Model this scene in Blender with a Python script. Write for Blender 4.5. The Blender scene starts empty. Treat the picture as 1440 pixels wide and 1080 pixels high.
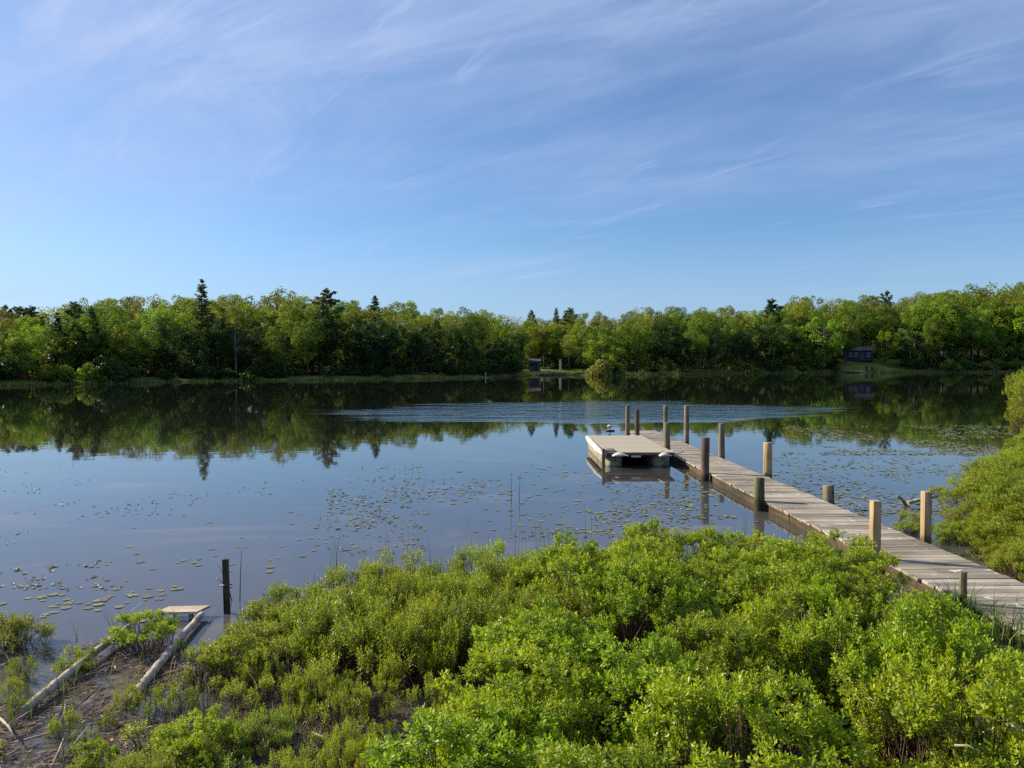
import bpy, math, random
import numpy as np
from mathutils import Vector, Matrix

R = random.Random(11)
NP = np.random.default_rng(7)
sc = bpy.context.scene
COL = sc.collection
rad = math.radians

# ------------------------------------------------------------------ camera
F, CX, CY, HOR = 1109.0, 720.0, 540.0, 508.0     # photo pixels
CAMZ = 2.65
PITCH = math.atan((CY - HOR) / F)
cam = bpy.data.cameras.new('camera')
cam.sensor_width = 36.0
cam.lens = 36.0 * F / 1440.0
cam.clip_end = 6000
cam.clip_start = 0.05
camo = bpy.data.objects.new('camera', cam)
COL.objects.link(camo)
camo.location = (0, 0, CAMZ)
camo.rotation_euler = (rad(90) - PITCH, 0, 0)
sc.camera = camo


def gp(px, py, z=0.0):
    """where the photo's line of sight through (px, py) meets height z"""
    a = (px - CX) / F
    b = (CY - py) / F
    dy = math.cos(PITCH) + b * math.sin(PITCH)
    dz = -math.sin(PITCH) + b * math.cos(PITCH)
    t = (z - CAMZ) / dz
    return Vector((a * t, dy * t, z))


def height_at(py, y):
    """height that shows at photo row py when y metres ahead"""
    b = (CY - py) / F
    dy = math.cos(PITCH) + b * math.sin(PITCH)
    dz = -math.sin(PITCH) + b * math.cos(PITCH)
    return CAMZ + dz / dy * y


# ------------------------------------------------------------------ helpers
def tag(o, label=None, cat=None, group=None, kind=None):
    if label: o['label'] = label
    if cat: o['category'] = cat
    if group: o['group'] = group
    if kind: o['kind'] = kind
    return o


def link_mesh(name, me, mat=None, parent=None):
    o = bpy.data.objects.new(name, me)
    COL.objects.link(o)
    if mat is not None and not me.materials:
        me.materials.append(mat)
    if parent is not None:
        o.parent = parent
    return o


def mesh_np(name, v, f, mat=None, var=None, smooth=False):
    """mesh from arrays; f is (n,3) or (n,4); var is one number per face"""
    v = np.asarray(v, dtype=np.float32)
    f = np.asarray(f, dtype=np.int32)
    me = bpy.data.meshes.new(name)
    n, k = f.shape
    me.vertices.add(len(v)); me.vertices.foreach_set('co', v.ravel())
    me.loops.add(n * k); me.loops.foreach_set('vertex_index', f.ravel())
    me.polygons.add(n)
    me.polygons.foreach_set('loop_start', np.arange(0, n * k, k, dtype=np.int32))
    me.polygons.foreach_set('loop_total', np.full(n, k, dtype=np.int32))
    me.polygons.foreach_set('use_smooth', np.full(n, smooth, dtype=bool))
    if var is not None:
        at = me.attributes.new('var', 'FLOAT', 'FACE')
        at.data.foreach_set('value', np.asarray(var, dtype=np.float32))
    me.update(calc_edges=True)
    me.validate()
    if mat is not None:
        me.materials.append(mat)
    return me


class MB:
    """collects boxes, tubes and lathes into one mesh"""
    def __init__(self):
        self.v, self.f, self.var, self.sm = [], [], [], []

    def add(self, vs, fs, var=0.5, smooth=False):
        b = len(self.v)
        self.v += [tuple(p) for p in vs]
        for f in fs:
            self.f.append([i + b for i in f]); self.var.append(var); self.sm.append(smooth)

    def box(self, c, s, rz=0.0, var=0.5, bev=0.0, tilt=(0, 0)):
        sx, sy, sz = s[0] / 2, s[1] / 2, s[2] / 2
        M = Matrix.Translation(c) @ Matrix.Rotation(rz, 4, 'Z') @ Matrix.Rotation(tilt[0], 4, 'X') @ Matrix.Rotation(tilt[1], 4, 'Y')
        if bev <= 0:
            vs = [M @ Vector((x * sx, y * sy, z * sz)) for z in (-1, 1) for y in (-1, 1) for x in (-1, 1)]
            self.add(vs, [(0, 2, 3, 1), (4, 5, 7, 6), (0, 1, 5, 4), (2, 6, 7, 3), (0, 4, 6, 2), (1, 3, 7, 5)], var)
        else:
            b = bev
            ring = lambda z, i: [(-sx + i, -sy + i, z), (sx - i, -sy + i, z), (sx - i, sy - i, z), (-sx + i, sy - i, z)]
            vs = [M @ Vector(p) for p in ring(-sz, b) + ring(-sz + b, 0) + ring(sz - b, 0) + ring(sz, b)]
            fs = [(3, 2, 1, 0), (12, 13, 14, 15)]
            for l in range(3):
                for i in range(4):
                    j = (i + 1) % 4
                    fs.append((l * 4 + i, l * 4 + j, l * 4 + 4 + j, l * 4 + 4 + i))
            self.add(vs, fs, var)

    def tube(self, pts, rs, n=8, var=0.5, smooth=True, cap=True, wob=0.0):
        pts = [Vector(p) for p in pts]
        if not hasattr(rs, '__len__'): rs = [rs] * len(pts)
        vs, fs = [], []
        ref = None
        for i, p in enumerate(pts):
            a = pts[max(i - 1, 0)]; b = pts[min(i + 1, len(pts) - 1)]
            d = (b - a).normalized()
            if ref is None:
                ref = d.orthogonal().normalized()
            u = (ref - d * ref.dot(d)).normalized(); ref = u
            w = d.cross(u)
            for k in range(n):
                t = 2 * math.pi * k / n
                r = rs[i] * (1 + wob * R.uniform(-1, 1))
                vs.append(p + u * math.cos(t) * r + w * math.sin(t) * r)
        for i in range(len(pts) - 1):
            for k in range(n):
                q = (k + 1) % n
                fs.append((i * n + k, i * n + q, (i + 1) * n + q, (i + 1) * n + k))
        self.add(vs, fs, var, smooth)
        if cap:
            b = len(self.v) - len(vs)
            self.f.append([b + k for k in range(n - 1, -1, -1)]); self.var.append(var); self.sm.append(False)
            self.f.append([b + (len(pts) - 1) * n + k for k in range(n)]); self.var.append(var); self.sm.append(False)

    def loft(self, rings, var=0.5, smooth=True, closed=True, caps=True):
        n = len(rings[0]); vs = [p for r in rings for p in r]; fs = []
        for i in range(len(rings) - 1):
            for k in range(n if closed else n - 1):
                q = (k + 1) % n
                fs.append((i * n + k, i * n + q, (i + 1) * n + q, (i + 1) * n + k))
        self.add(vs, fs, var, smooth)
        if caps:
            b = len(self.v) - len(vs)
            self.f.append([b + k for k in range(n - 1, -1, -1)]); self.var.append(var); self.sm.append(False)
            self.f.append([b + (len(rings) - 1) * n + k for k in range(n)]); self.var.append(var); self.sm.append(False)

    def mesh(self, name, mat):
        me = bpy.data.meshes.new(name)
        me.from_pydata(self.v, [], self.f)
        at = me.attributes.new('var', 'FLOAT', 'FACE')
        at.data.foreach_set('value', np.array(self.var, dtype=np.float32))
        me.polygons.foreach_set('use_smooth', np.array(self.sm, dtype=bool))
        me.update()
        me.materials.append(mat)
        return me

    def build(self, name, mat, parent=None):
        return link_mesh(name, self.mesh(name, mat), None, parent)


def thing(name, label, cat, loc=(0, 0, 0), rz=0.0, group=None):
    o = bpy.data.objects.new(name, None)
    COL.objects.link(o)
    o.empty_display_size = 0.2
    o.location = loc
    o.rotation_euler = (0, 0, rz)
    return tag(o, label, cat, group)


# ------------------------------------------------------------------ materials
def new_mat(name):
    m = bpy.data.materials.new(name)
    m.use_nodes = True
    nt = m.node_tree
    nt.nodes.clear()
    return m, nt, nt.nodes, nt.links


def N(nt, t, **kw):
    n = nt.nodes.new(t)
    for k, v in kw.items():
        if k in n.inputs:
            n.inputs[k].default_value = v
        else:
            setattr(n, k, v)
    return n


def ramp(nt, stops, interp='LINEAR'):
    r = nt.nodes.new('ShaderNodeValToRGB')
    r.color_ramp.interpolation = interp
    el = r.color_ramp.elements
    while len(el) < len(stops): el.new(0.5)
    for e, (p, c) in zip(el, stops):
        e.position = p
        e.color = (c[0], c[1], c[2], 1) if len(c) == 3 else c
    return r


def math_n(nt, op, a, b=None, c=None, clamp=False):
    n = nt.nodes.new('ShaderNodeMath'); n.operation = op; n.use_clamp = clamp
    for i, x in enumerate((a, b, c)):
        if x is None: continue
        if isinstance(x, (int, float)): n.inputs[i].default_value = x
        else: nt.links.new(x, n.inputs[i])
    return n.outputs[0]


def mix_rgb(nt, fac, a, b, mode='MIX'):
    n = nt.nodes.new('ShaderNodeMix'); n.data_type = 'RGBA'; n.blend_type = mode
    for sock, x in ((n.inputs['Factor'], fac), (n.inputs['A'], a), (n.inputs['B'], b)):
        if sock.name == 'Factor' and isinstance(x, (int, float)): sock.default_value = x; continue
        if isinstance(x, tuple): sock.default_value = (x[0], x[1], x[2], 1)
        else: nt.links.new(x, sock)
    # RGBA sockets live at index 6, 7
    return n


def mixc(nt, fac, a, b, mode='MIX'):
    n = nt.nodes.new('ShaderNodeMix'); n.data_type = 'RGBA'; n.blend_type = mode
    for i, x in ((0, fac), (6, a), (7, b)):
        s = n.inputs[i]
        if isinstance(x, (int, float)): s.default_value = x
        elif isinstance(x, tuple): s.default_value = (x[0], x[1], x[2], 1)
        else: nt.links.new(x, s)
    return n.outputs[2]


def leaf_mat(name, dark, light, trans=0.4, use_obj=False, spec=0.45, warm=(0.30, 0.26, 0.03)):
    """leaves: a colour per leaf between dark and light, a colour per plant, light through the blade"""
    m, nt, nd, ln = new_mat(name)
    at = N(nt, 'ShaderNodeAttribute', attribute_name='var')
    oi = N(nt, 'ShaderNodeObjectInfo')
    if use_obj:
        hs = N(nt, 'ShaderNodeHueSaturation')
        ln.new(oi.outputs['Color'], hs.inputs['Color'])
        ln.new(math_n(nt, 'MULTIPLY_ADD', at.outputs['Fac'], 0.9, 0.55), hs.inputs['Value'])
        col = hs.outputs['Color']
    else:
        r = ramp(nt, [(0.0, dark), (0.75, light), (1.0, warm)])
        ln.new(at.outputs['Fac'], r.inputs['Fac'])
        hs = N(nt, 'ShaderNodeHueSaturation')
        ln.new(r.outputs['Color'], hs.inputs['Color'])
        ln.new(math_n(nt, 'MULTIPLY_ADD', oi.outputs['Random'], 0.40, 0.82), hs.inputs['Value'])
        ln.new(math_n(nt, 'MULTIPLY_ADD', math_n(nt, 'FRACT', math_n(nt, 'MULTIPLY', oi.outputs['Random'], 7.3)), 0.026, 0.484), hs.inputs['Hue'])
        col = hs.outputs['Color']
    p = N(nt, 'ShaderNodeBsdfPrincipled')
    p.inputs['Roughness'].default_value = 0.42
    p.inputs['Specular IOR Level'].default_value = spec
    ln.new(col, p.inputs['Base Color'])
    t = N(nt, 'ShaderNodeBsdfTranslucent')
    tc = mixc(nt, 1.0, col, (1.25, 1.15, 0.45), 'MULTIPLY')
    ln.new(tc, t.inputs['Color'])
    mx = N(nt, 'ShaderNodeMixShader'); mx.inputs[0].default_value = trans
    ln.new(p.outputs[0], mx.inputs[1]); ln.new(t.outputs[0], mx.inputs[2])
    o = N(nt, 'ShaderNodeOutputMaterial'); ln.new(mx.outputs[0], o.inputs[0])
    return m


def wood_mat(name, c1, c2, c3, scale=(3, 40, 3), coord='Object', rough=0.85, bump=0.3, flecks=0.0, varamt=0.5, wet=False):
    m, nt, nd, ln = new_mat(name)
    tc = N(nt, 'ShaderNodeTexCoord')
    mp = N(nt, 'ShaderNodeMapping'); mp.inputs['Scale'].default_value = scale
    ln.new(tc.outputs[coord], mp.inputs['Vector'])
    no = N(nt, 'ShaderNodeTexNoise'); no.inputs['Scale'].default_value = 1.0; no.inputs['Detail'].default_value = 8; no.inputs['Roughness'].default_value = 0.65
    ln.new(mp.outputs[0], no.inputs['Vector'])
    at = N(nt, 'ShaderNodeAttribute', attribute_name='var')
    f = math_n(nt, 'ADD', no.outputs['Fac'], math_n(nt, 'MULTIPLY_ADD', at.outputs['Fac'], varamt, -varamt / 2))
    r = ramp(nt, [(0.25, c1), (0.5, c2), (0.75, c3)])
    ln.new(f, r.inputs['Fac'])
    col = r.outputs['Color']
    n2 = N(nt, 'ShaderNodeTexNoise'); n2.inputs['Scale'].default_value = 1.7; n2.inputs['Detail'].default_value = 5
    ln.new(tc.outputs[coord], n2.inputs['Vector'])
    st = ramp(nt, [(0.38, (0.55, 0.53, 0.5)), (0.62, (1, 1, 1))])
    ln.new(n2.outputs['Fac'], st.inputs['Fac'])
    col = mixc(nt, 0.7, col, st.outputs['Color'], 'MULTIPLY')
    if flecks > 0:
        vo = N(nt, 'ShaderNodeTexNoise'); vo.inputs['Scale'].default_value = 7.0; vo.inputs['Detail'].default_value = 3
        ln.new(tc.outputs[coord], vo.inputs['Vector'])
        fr = ramp(nt, [(flecks, (0, 0, 0)), (flecks + 0.04, (1, 1, 1))])
        ln.new(vo.outputs['Fac'], fr.inputs['Fac'])
        col = mixc(nt, fr.outputs['Color'], col, (0.62, 0.58, 0.52))
    if wet:
        # the tide line: wood soaked dark up to an uneven height above the water; long dark drying cracks
        ge = N(nt, 'ShaderNodeNewGeometry'); se = N(nt, 'ShaderNodeSeparateXYZ'); ln.new(ge.outputs['Position'], se.inputs[0])
        hgt = math_n(nt, 'ADD', se.outputs['Z'], math_n(nt, 'MULTIPLY_ADD', n2.outputs['Fac'], 0.5, -0.25))
        wr = N(nt, 'ShaderNodeMapRange'); wr.interpolation_type = 'SMOOTHSTEP'
        wr.inputs['From Min'].default_value = 0.10; wr.inputs['From Max'].default_value = 0.22
        wr.inputs['To Min'].default_value = 0.38; wr.inputs['To Max'].default_value = 1.0
        ln.new(hgt, wr.inputs['Value'])
        m2 = N(nt, 'ShaderNodeMapping'); m2.inputs['Scale'].default_value = (40, 40, 1.3); ln.new(tc.outputs[coord], m2.inputs['Vector'])
        cn = N(nt, 'ShaderNodeTexNoise'); cn.inputs['Scale'].default_value = 1.0; cn.inputs['Detail'].default_value = 3; ln.new(m2.outputs[0], cn.inputs['Vector'])
        cr = ramp(nt, [(0.34, (0.28, 0.26, 0.24)), (0.42, (1, 1, 1))]); ln.new(cn.outputs['Fac'], cr.inputs['Fac'])
        col = mixc(nt, 1.0, col, cr.outputs['Color'], 'MULTIPLY')
        cb_ = N(nt, 'ShaderNodeCombineColor')
        for q_ in range(3): ln.new(wr.outputs[0], cb_.inputs[q_])
        col = mixc(nt, 1.0, col, cb_.outputs[0], 'MULTIPLY')
    p = N(nt, 'ShaderNodeBsdfPrincipled')
    p.inputs['Roughness'].default_value = rough
    p.inputs['Specular IOR Level'].default_value = 0.25
    ln.new(col, p.inputs['Base Color'])
    if bump:
        b = N(nt, 'ShaderNodeBump'); b.inputs['Strength'].default_value = bump; b.inputs['Distance'].default_value = 0.01
        ln.new(no.outputs['Fac'], b.inputs['Height'])
        ln.new(b.outputs[0], p.inputs['Normal'])
    o = N(nt, 'ShaderNodeOutputMaterial'); ln.new(p.outputs[0], o.inputs[0])
    return m


def plain_mat(name, c1, c2, scale=6.0, rough=0.6, spec=0.4, lo=0.35, hi=0.65, bump=0.0):
    m, nt, nd, ln = new_mat(name)
    tc = N(nt, 'ShaderNodeTexCoord')
    no = N(nt, 'ShaderNodeTexNoise'); no.inputs['Scale'].default_value = scale; no.inputs['Detail'].default_value = 6; no.inputs['Roughness'].default_value = 0.6
    ln.new(tc.outputs['Object'], no.inputs['Vector'])
    r = ramp(nt, [(lo, c1), (hi, c2)])
    ln.new(no.outputs['Fac'], r.inputs['Fac'])
    p = N(nt, 'ShaderNodeBsdfPrincipled')
    p.inputs['Roughness'].default_value = rough
    p.inputs['Specular IOR Level'].default_value = spec
    ln.new(r.outputs['Color'], p.inputs['Base Color'])
    if bump:
        b = N(nt, 'ShaderNodeBump'); b.inputs['Strength'].default_value = bump; b.inputs['Distance'].default_value = 0.02
        ln.new(no.outputs['Fac'], b.inputs['Height']); ln.new(b.outputs[0], p.inputs['Normal'])
    o = N(nt, 'ShaderNodeOutputMaterial'); ln.new(p.outputs[0], o.inputs[0])
    return m


def var_mat(name, stops, rough=0.8, spec=0.2, trans=0.0):
    m, nt, nd, ln = new_mat(name)
    at = N(nt, 'ShaderNodeAttribute', attribute_name='var')
    r = ramp(nt, stops)
    ln.new(at.outputs['Fac'], r.inputs['Fac'])
    p = N(nt, 'ShaderNodeBsdfPrincipled')
    p.inputs['Roughness'].default_value = rough
    p.inputs['Specular IOR Level'].default_value = spec
    ln.new(r.outputs['Color'], p.inputs['Base Color'])
    o = N(nt, 'ShaderNodeOutputMaterial')
    if trans > 0:
        t = N(nt, 'ShaderNodeBsdfTranslucent'); ln.new(r.outputs['Color'], t.inputs['Color'])
        mx = N(nt, 'ShaderNodeMixShader'); mx.inputs[0].default_value = trans
        ln.new(p.outputs[0], mx.inputs[1]); ln.new(t.outputs[0], mx.inputs[2]); ln.new(mx.outputs[0], o.inputs[0])
    else:
        ln.new(p.outputs[0], o.inputs[0])
    return m


M_crown = leaf_mat('tree_leaves', None, None, 0.42, use_obj=True, spec=0.15)
M_bark = plain_mat('bark', (0.06, 0.05, 0.042), (0.19, 0.165, 0.14), 3.0, 0.9, 0.1)
M_birch = plain_mat('birch_bark', (0.12, 0.11, 0.10), (0.34, 0.32, 0.29), 5.0, 0.8, 0.2)
M_lush = leaf_mat('lush_leaves', (0.040, 0.100, 0.006), (0.35, 0.48, 0.016), 0.42, warm=(0.28, 0.32, 0.03))
M_olive = leaf_mat('olive_leaves', (0.050, 0.10, 0.010), (0.31, 0.40, 0.022), 0.42, warm=(0.27, 0.22, 0.035))
M_bank = leaf_mat('bank_leaves', (0.06, 0.12, 0.010), (0.34, 0.43, 0.018), 0.42, warm=(0.28, 0.28, 0.03))
M_stem = var_mat('stems', [(0.0, (0.035, 0.022, 0.015)), (0.6, (0.10, 0.06, 0.04)), (1.0, (0.22, 0.16, 0.10))])
M_grass = var_mat('grass_blades', [(0.0, (0.06, 0.11, 0.02)), (0.6, (0.14, 0.21, 0.035)), (1.0, (0.30, 0.28, 0.09))], 0.6, 0.25, 0.35)
M_reed = var_mat('reed_blades', [(0.0, (0.05, 0.12, 0.02)), (1.0, (0.16, 0.24, 0.05))], 0.5, 0.3, 0.3)
M_deck = wood_mat('weathered_planks', (0.18, 0.158, 0.130), (0.325, 0.288, 0.238), (0.45, 0.405, 0.34), (2.5, 45, 20), flecks=0.66, varamt=0.42, bump=0.5)
M_fascia = wood_mat('edge_boards', (0.05, 0.038, 0.025), (0.13, 0.10, 0.062), (0.26, 0.21, 0.13), (30, 1.2, 30))
M_post = wood_mat('weathered_posts', (0.10, 0.085, 0.055), (0.22, 0.19, 0.125), (0.36, 0.31, 0.22), (22, 22, 1.5), bump=0.7, wet=True)
M_postgreen = wood_mat('mossy_posts', (0.065, 0.068, 0.035), (0.15, 0.15, 0.08), (0.25, 0.24, 0.14), (22, 22, 1.5), bump=0.7, wet=True)
M_postdark = wood_mat('dark_posts', (0.035, 0.025, 0.02), (0.11, 0.075, 0.055), (0.26, 0.20, 0.16), (16, 16, 2.5), bump=0.9, wet=True)
M_posttan = wood_mat('sawn_posts', (0.30, 0.21, 0.11), (0.47, 0.34, 0.19), (0.58, 0.45, 0.28), (14, 14, 1.2), bump=0.3, wet=True)
M_log = wood_mat('peeled_logs', (0.08, 0.07, 0.055), (0.44, 0.40, 0.33), (0.66, 0.61, 0.52), (8, 8, 4), bump=0.8)
M_board = wood_mat('pale_board', (0.38, 0.31, 0.24), (0.55, 0.47, 0.38), (0.66, 0.58, 0.48), (3, 20, 3), bump=0.15)
M_raftdeck = plain_mat('raft_carpet', (0.335, 0.30, 0.245), (0.41, 0.37, 0.305), 14.0, 0.95, 0.1, bump=0.25)
M_white = plain_mat('weathered_white_plastic', (0.36, 0.34, 0.28), (0.74, 0.72, 0.65), 5.0, 0.5, 0.4)
M_cream = plain_mat('cream_hull', (0.17, 0.155, 0.11), (0.50, 0.47, 0.37), 3.5, 0.6, 0.3)
M_darkmetal = plain_mat('dark_metal', (0.03, 0.03, 0.032), (0.08, 0.08, 0.08), 8.0, 0.5, 0.5)
M_greywood = plain_mat('grey_paint', (0.06, 0.07, 0.085), (0.11, 0.12, 0.14), 2.0, 0.8, 0.2)
M_blue = plain_mat('blue_grey_paint', (0.025, 0.03, 0.05), (0.05, 0.055, 0.08), 2.0, 0.8, 0.2)
M_roof = plain_mat('grey_roof', (0.07, 0.07, 0.075), (0.14, 0.14, 0.145), 2.0, 0.8, 0.2)
M_glassdark = plain_mat('dark_glass', (0.01, 0.012, 0.015), (0.02, 0.022, 0.026), 2.0, 0.1, 0.5)
M_pale = plain_mat('pale_paint', (0.46, 0.42, 0.34), (0.62, 0.57, 0.47), 1.5, 0.7, 0.3)
M_brownwood = plain_mat('brown_wood', (0.09, 0.065, 0.045), (0.20, 0.15, 0.11), 2.0, 0.85, 0.15)
M_debris = var_mat('debris', [(0.0, (0.025, 0.016, 0.010)), (0.45, (0.11, 0.066, 0.042)), (0.82, (0.27, 0.175, 0.115)), (1.0, (0.52, 0.41, 0.32))], 0.75, 0.2)
M_pad = var_mat('lily_leaves', [(0.0, (0.07, 0.095, 0.03)), (0.45, (0.16, 0.175, 0.055)), (0.75, (0.26, 0.235, 0.10)), (1.0, (0.15, 0.095, 0.07))], 0.4, 0.45, 0.0)
M_stick = plain_mat('dead_wood', (0.16, 0.13, 0.10), (0.42, 0.36, 0.29), 12.0, 0.8, 0.2)

# ------------------------------------------------------------------ light and sky
SUN_DIR = Vector((-1.0, 0.36, 0)).normalized()
SUN_EL = rad(30)
sun_vec = Vector((SUN_DIR.x * math.cos(SUN_EL), SUN_DIR.y * math.cos(SUN_EL), math.sin(SUN_EL)))
sl = bpy.data.lights.new('sun', 'SUN')
sl.energy = 4.3
sl.angle = rad(0.5)
sl.color = (1.0, 0.86, 0.62)
so = bpy.data.objects.new('sun', sl)
COL.objects.link(so)
so.rotation_euler = sun_vec.to_track_quat('Z', 'Y').to_euler()

w = bpy.data.worlds.new('World')
sc.world = w
w.use_nodes = True
nt = w.node_tree
nt.nodes.clear()
sky = nt.nodes.new('ShaderNodeTexSky')
sky.sky_type = 'NISHITA'
sky.sun_disc = False
sky.sun_elevation = SUN_EL
# nishita: rotation 0 puts the sun on +Y, growing clockwise seen from above
sky.sun_rotation = math.atan2(sun_vec.x, sun_vec.y)
sky.altitude = 200
sky.air_density = 1.0
sky.dust_density = 0.6
sky.ozone_density = 2.0
tc = nt.nodes.new('ShaderNodeTexCoord')
sep = nt.nodes.new('ShaderNodeSeparateXYZ')
nt.links.new(tc.outputs['Generated'], sep.inputs[0])
zz = math_n(nt, 'ADD', math_n(nt, 'MAXIMUM', sep.outputs['Z'], 0.0), 0.10)
u = math_n(nt, 'DIVIDE', sep.outputs['X'], zz)
v = math_n(nt, 'DIVIDE', sep.outputs['Y'], zz)
cmb = nt.nodes.new('ShaderNodeCombineXYZ')
nt.links.new(u, cmb.inputs[0]); nt.links.new(v, cmb.inputs[1])


def cloud_noise(rot, scale, detail, rough, dist, loc=(0, 0, 0), nsc=1.0):
    m0 = nt.nodes.new('ShaderNodeMapping')
    m0.inputs['Rotation'].default_value = (0, 0, rot)
    mp = nt.nodes.new('ShaderNodeMapping')
    mp.inputs['Scale'].default_value = scale
    mp.inputs['Location'].default_value = loc
    nt.links.new(cmb.outputs[0], m0.inputs['Vector'])
    nt.links.new(m0.outputs[0], mp.inputs['Vector'])
    n = nt.nodes.new('ShaderNodeTexNoise')
    n.inputs['Scale'].default_value = nsc
    n.inputs['Detail'].default_value = detail
    n.inputs['Roughness'].default_value = rough
    n.inputs['Distortion'].default_value = dist
    nt.links.new(mp.outputs[0], n.inputs['Vector'])
    return n.outputs['Fac']


def sstep(x, a, b):
    n = nt.nodes.new('ShaderNodeMapRange'); n.interpolation_type = 'SMOOTHSTEP'
    n.inputs['From Min'].default_value = a; n.inputs['From Max'].default_value = b
    nt.links.new(x, n.inputs['Value'])
    return n.outputs['Result']


# a broad thin veil, thick high up and to the sunny side, clear low on the far side
veil_n = cloud_noise(0.5, (0.35, 0.6, 1), 5, 0.55, 0.5, (1.3, 0.4, 0))
edge = math_n(nt, 'ADD', math_n(nt, 'MULTIPLY', sep.outputs['X'], -0.20), math_n(nt, 'MULTIPLY', sep.outputs['Z'], 1.25))
edge = math_n(nt, 'ADD', edge, math_n(nt, 'MULTIPLY_ADD', veil_n, 0.8, -0.40))
tex = cloud_noise(0.62, (0.9, 2.2, 1), 10, 0.66, 1.1, (0.2, 3.1, 0))
veil = math_n(nt, 'MULTIPLY', sstep(edge, 0.10, 0.46), math_n(nt, 'MULTIPLY_ADD', sstep(tex, 0.30, 0.72), 0.42, 0.26))
# wisps combed along the wind
wisp = sstep(cloud_noise(0.62, (0.5, 2.8, 1), 10, 0.66, 1.0, (2.2, 0.6, 0)), 0.50, 0.78)
wmask = sstep(cloud_noise(0.2, (0.55, 0.8, 1), 4, 0.5, 0.2, (4.0, 1.0, 0)), 0.42, 0.62)
wisp = math_n(nt, 'MULTIPLY', math_n(nt, 'MULTIPLY', wisp, wmask), 0.50)
wisp2 = sstep(cloud_noise(0.95, (0.9, 6.0, 1), 8, 0.6, 0.5, (7.2, 0.1, 0)), 0.58, 0.80)
wisp2 = math_n(nt, 'MULTIPLY', wisp2, 0.40)
dens = math_n(nt, 'ADD', math_n(nt, 'ADD', veil, math_n(nt, 'MULTIPLY', wisp, sstep(edge, -0.10, 0.2))), wisp2)
hzn = math_n(nt, 'MULTIPLY', sstep(sep.outputs['Z'], 0.17, 0.0), 0.62)
low = sstep(sep.outputs['Z'], 0.0, 0.10)
dens = math_n(nt, 'MULTIPLY', dens, math_n(nt, 'MULTIPLY_ADD', low, 0.75, 0.25), clamp=True)
CLOUD = (4.05, 4.95, 7.1)
skycol = mixc(nt, 1.0, sky.outputs['Color'], (0.64, 0.85, 1.09), 'MULTIPLY')
skycol = mixc(nt, hzn, skycol, (3.0, 4.2, 6.6))
skyc = mixc(nt, dens, skycol, CLOUD)
bg = nt.nodes.new('ShaderNodeBackground')
bg.inputs['Strength'].default_value = 0.07
nt.links.new(skyc, bg.inputs['Color'])
wo = nt.nodes.new('ShaderNodeOutputWorld')
nt.links.new(bg.outputs[0], wo.inputs[0])

sc.view_settings.view_transform = 'Standard'
sc.view_settings.look = 'None'
sc.view_settings.exposure = 0.9
sc.view_settings.gamma = 1.0
sc.view_settings.use_curve_mapping = False
sc.cycles.use_denoising = False
sc.cycles.max_bounces = 8
sc.cycles.diffuse_bounces = 3
sc.cycles.transparent_max_bounces = 4
sc.cycles.caustics_reflective = False
sc.cycles.caustics_refractive = False

# ------------------------------------------------------------------ shore lines
SHORE = [(-400, 545), (0, 542.5), (60, 541), (130, 540), (250, 537), (400, 535), (560, 533), (690, 531), (745, 528), (800, 527.5),
         (850, 529), (900, 527), (1000, 525.5), (1100, 524.5), (1250, 524), (1440, 523.5), (1900, 523.5)]
_sp = [gp(x, y) for x, y in SHORE]
_az = np.array([math.atan2(p.x, p.y) for p in _sp])
_rr = np.array([math.hypot(p.x, p.y) for p in _sp])


def shore_r(az):
    return np.interp(az, _az, _rr)


POLY_MAIN = [(-2.7, 7.5), (-2.2, 8.5), (-0.7, 9.1), (0.2, 8.8), (1.0, 9.3), (1.7, 9.6), (2.5, 9.5), (3.4, 9.4), (4.05, 8.8), (4.15, 7.6), (4.1, 7.0), (4.25, 6.2),
             (4.6, 5.2), (4.8, 2.2), (-0.8, 2.2), (-1.6, 4.0), (-2.4, 5.0), (-3.0, 6.0)]
POLY_BANK = [(6.05, 8.3), (6.45, 9.7), (6.85, 10.6), (7.1, 12.0), (7.3, 13.3), (8.0, 14.0), (9.9, 15.9), (13.2, 20), (17.6, 26.5), (22.3, 33), (27, 41), (60, 60), (60, 0), (6.2, 0)]
POLY_MUD = [(-6.5, 6.3), (-4.6, 6.7), (-3.6, 7.6), (-2.4, 7.8), (-0.6, 6.5), (0.5, 5.0), (0.5, 1.0), (-7, 1.0)]


def poly_sd(poly, X, Y):
    """signed distance, positive inside"""
    P = np.array(poly, float); Q = np.roll(P, -1, axis=0)
    dmin = np.full(X.shape, 1e9); inside = np.zeros(X.shape, bool)
    for (ax, ay), (bx, by) in zip(P, Q):
        ex, ey = bx - ax, by - ay
        t = np.clip(((X - ax) * ex + (Y - ay) * ey) / (ex * ex + ey * ey), 0, 1)
        dmin = np.minimum(dmin, np.hypot(X - ax - t * ex, Y - ay - t * ey))
        c = ((ay > Y) != (by > Y))
        with np.errstate(divide='ignore', invalid='ignore'):
            xi = ax + (Y - ay) * ex / (ey if ey != 0 else 1e-9)
        inside ^= c & (X < xi)
    return np.where(inside, dmin, -dmin)


def vnoise(X, Y, s, seed):
    """value noise in numpy"""
    g = np.random.default_rng(seed).random((256, 256))
    x = X * s; y = Y * s
    xi = np.floor(x).astype(int); yi = np.floor(y).astype(int)
    fx = x - xi; fy = y - yi
    fx = fx * fx * (3 - 2 * fx); fy = fy * fy * (3 - 2 * fy)
    a = g[xi % 256, yi % 256]; b = g[(xi + 1) % 256, yi % 256]
    c = g[xi % 256, (yi + 1) % 256]; d = g[(xi + 1) % 256, (yi + 1) % 256]
    return (a * (1 - fx) + b * fx) * (1 - fy) + (c * (1 - fx) + d * fx) * fy


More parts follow.
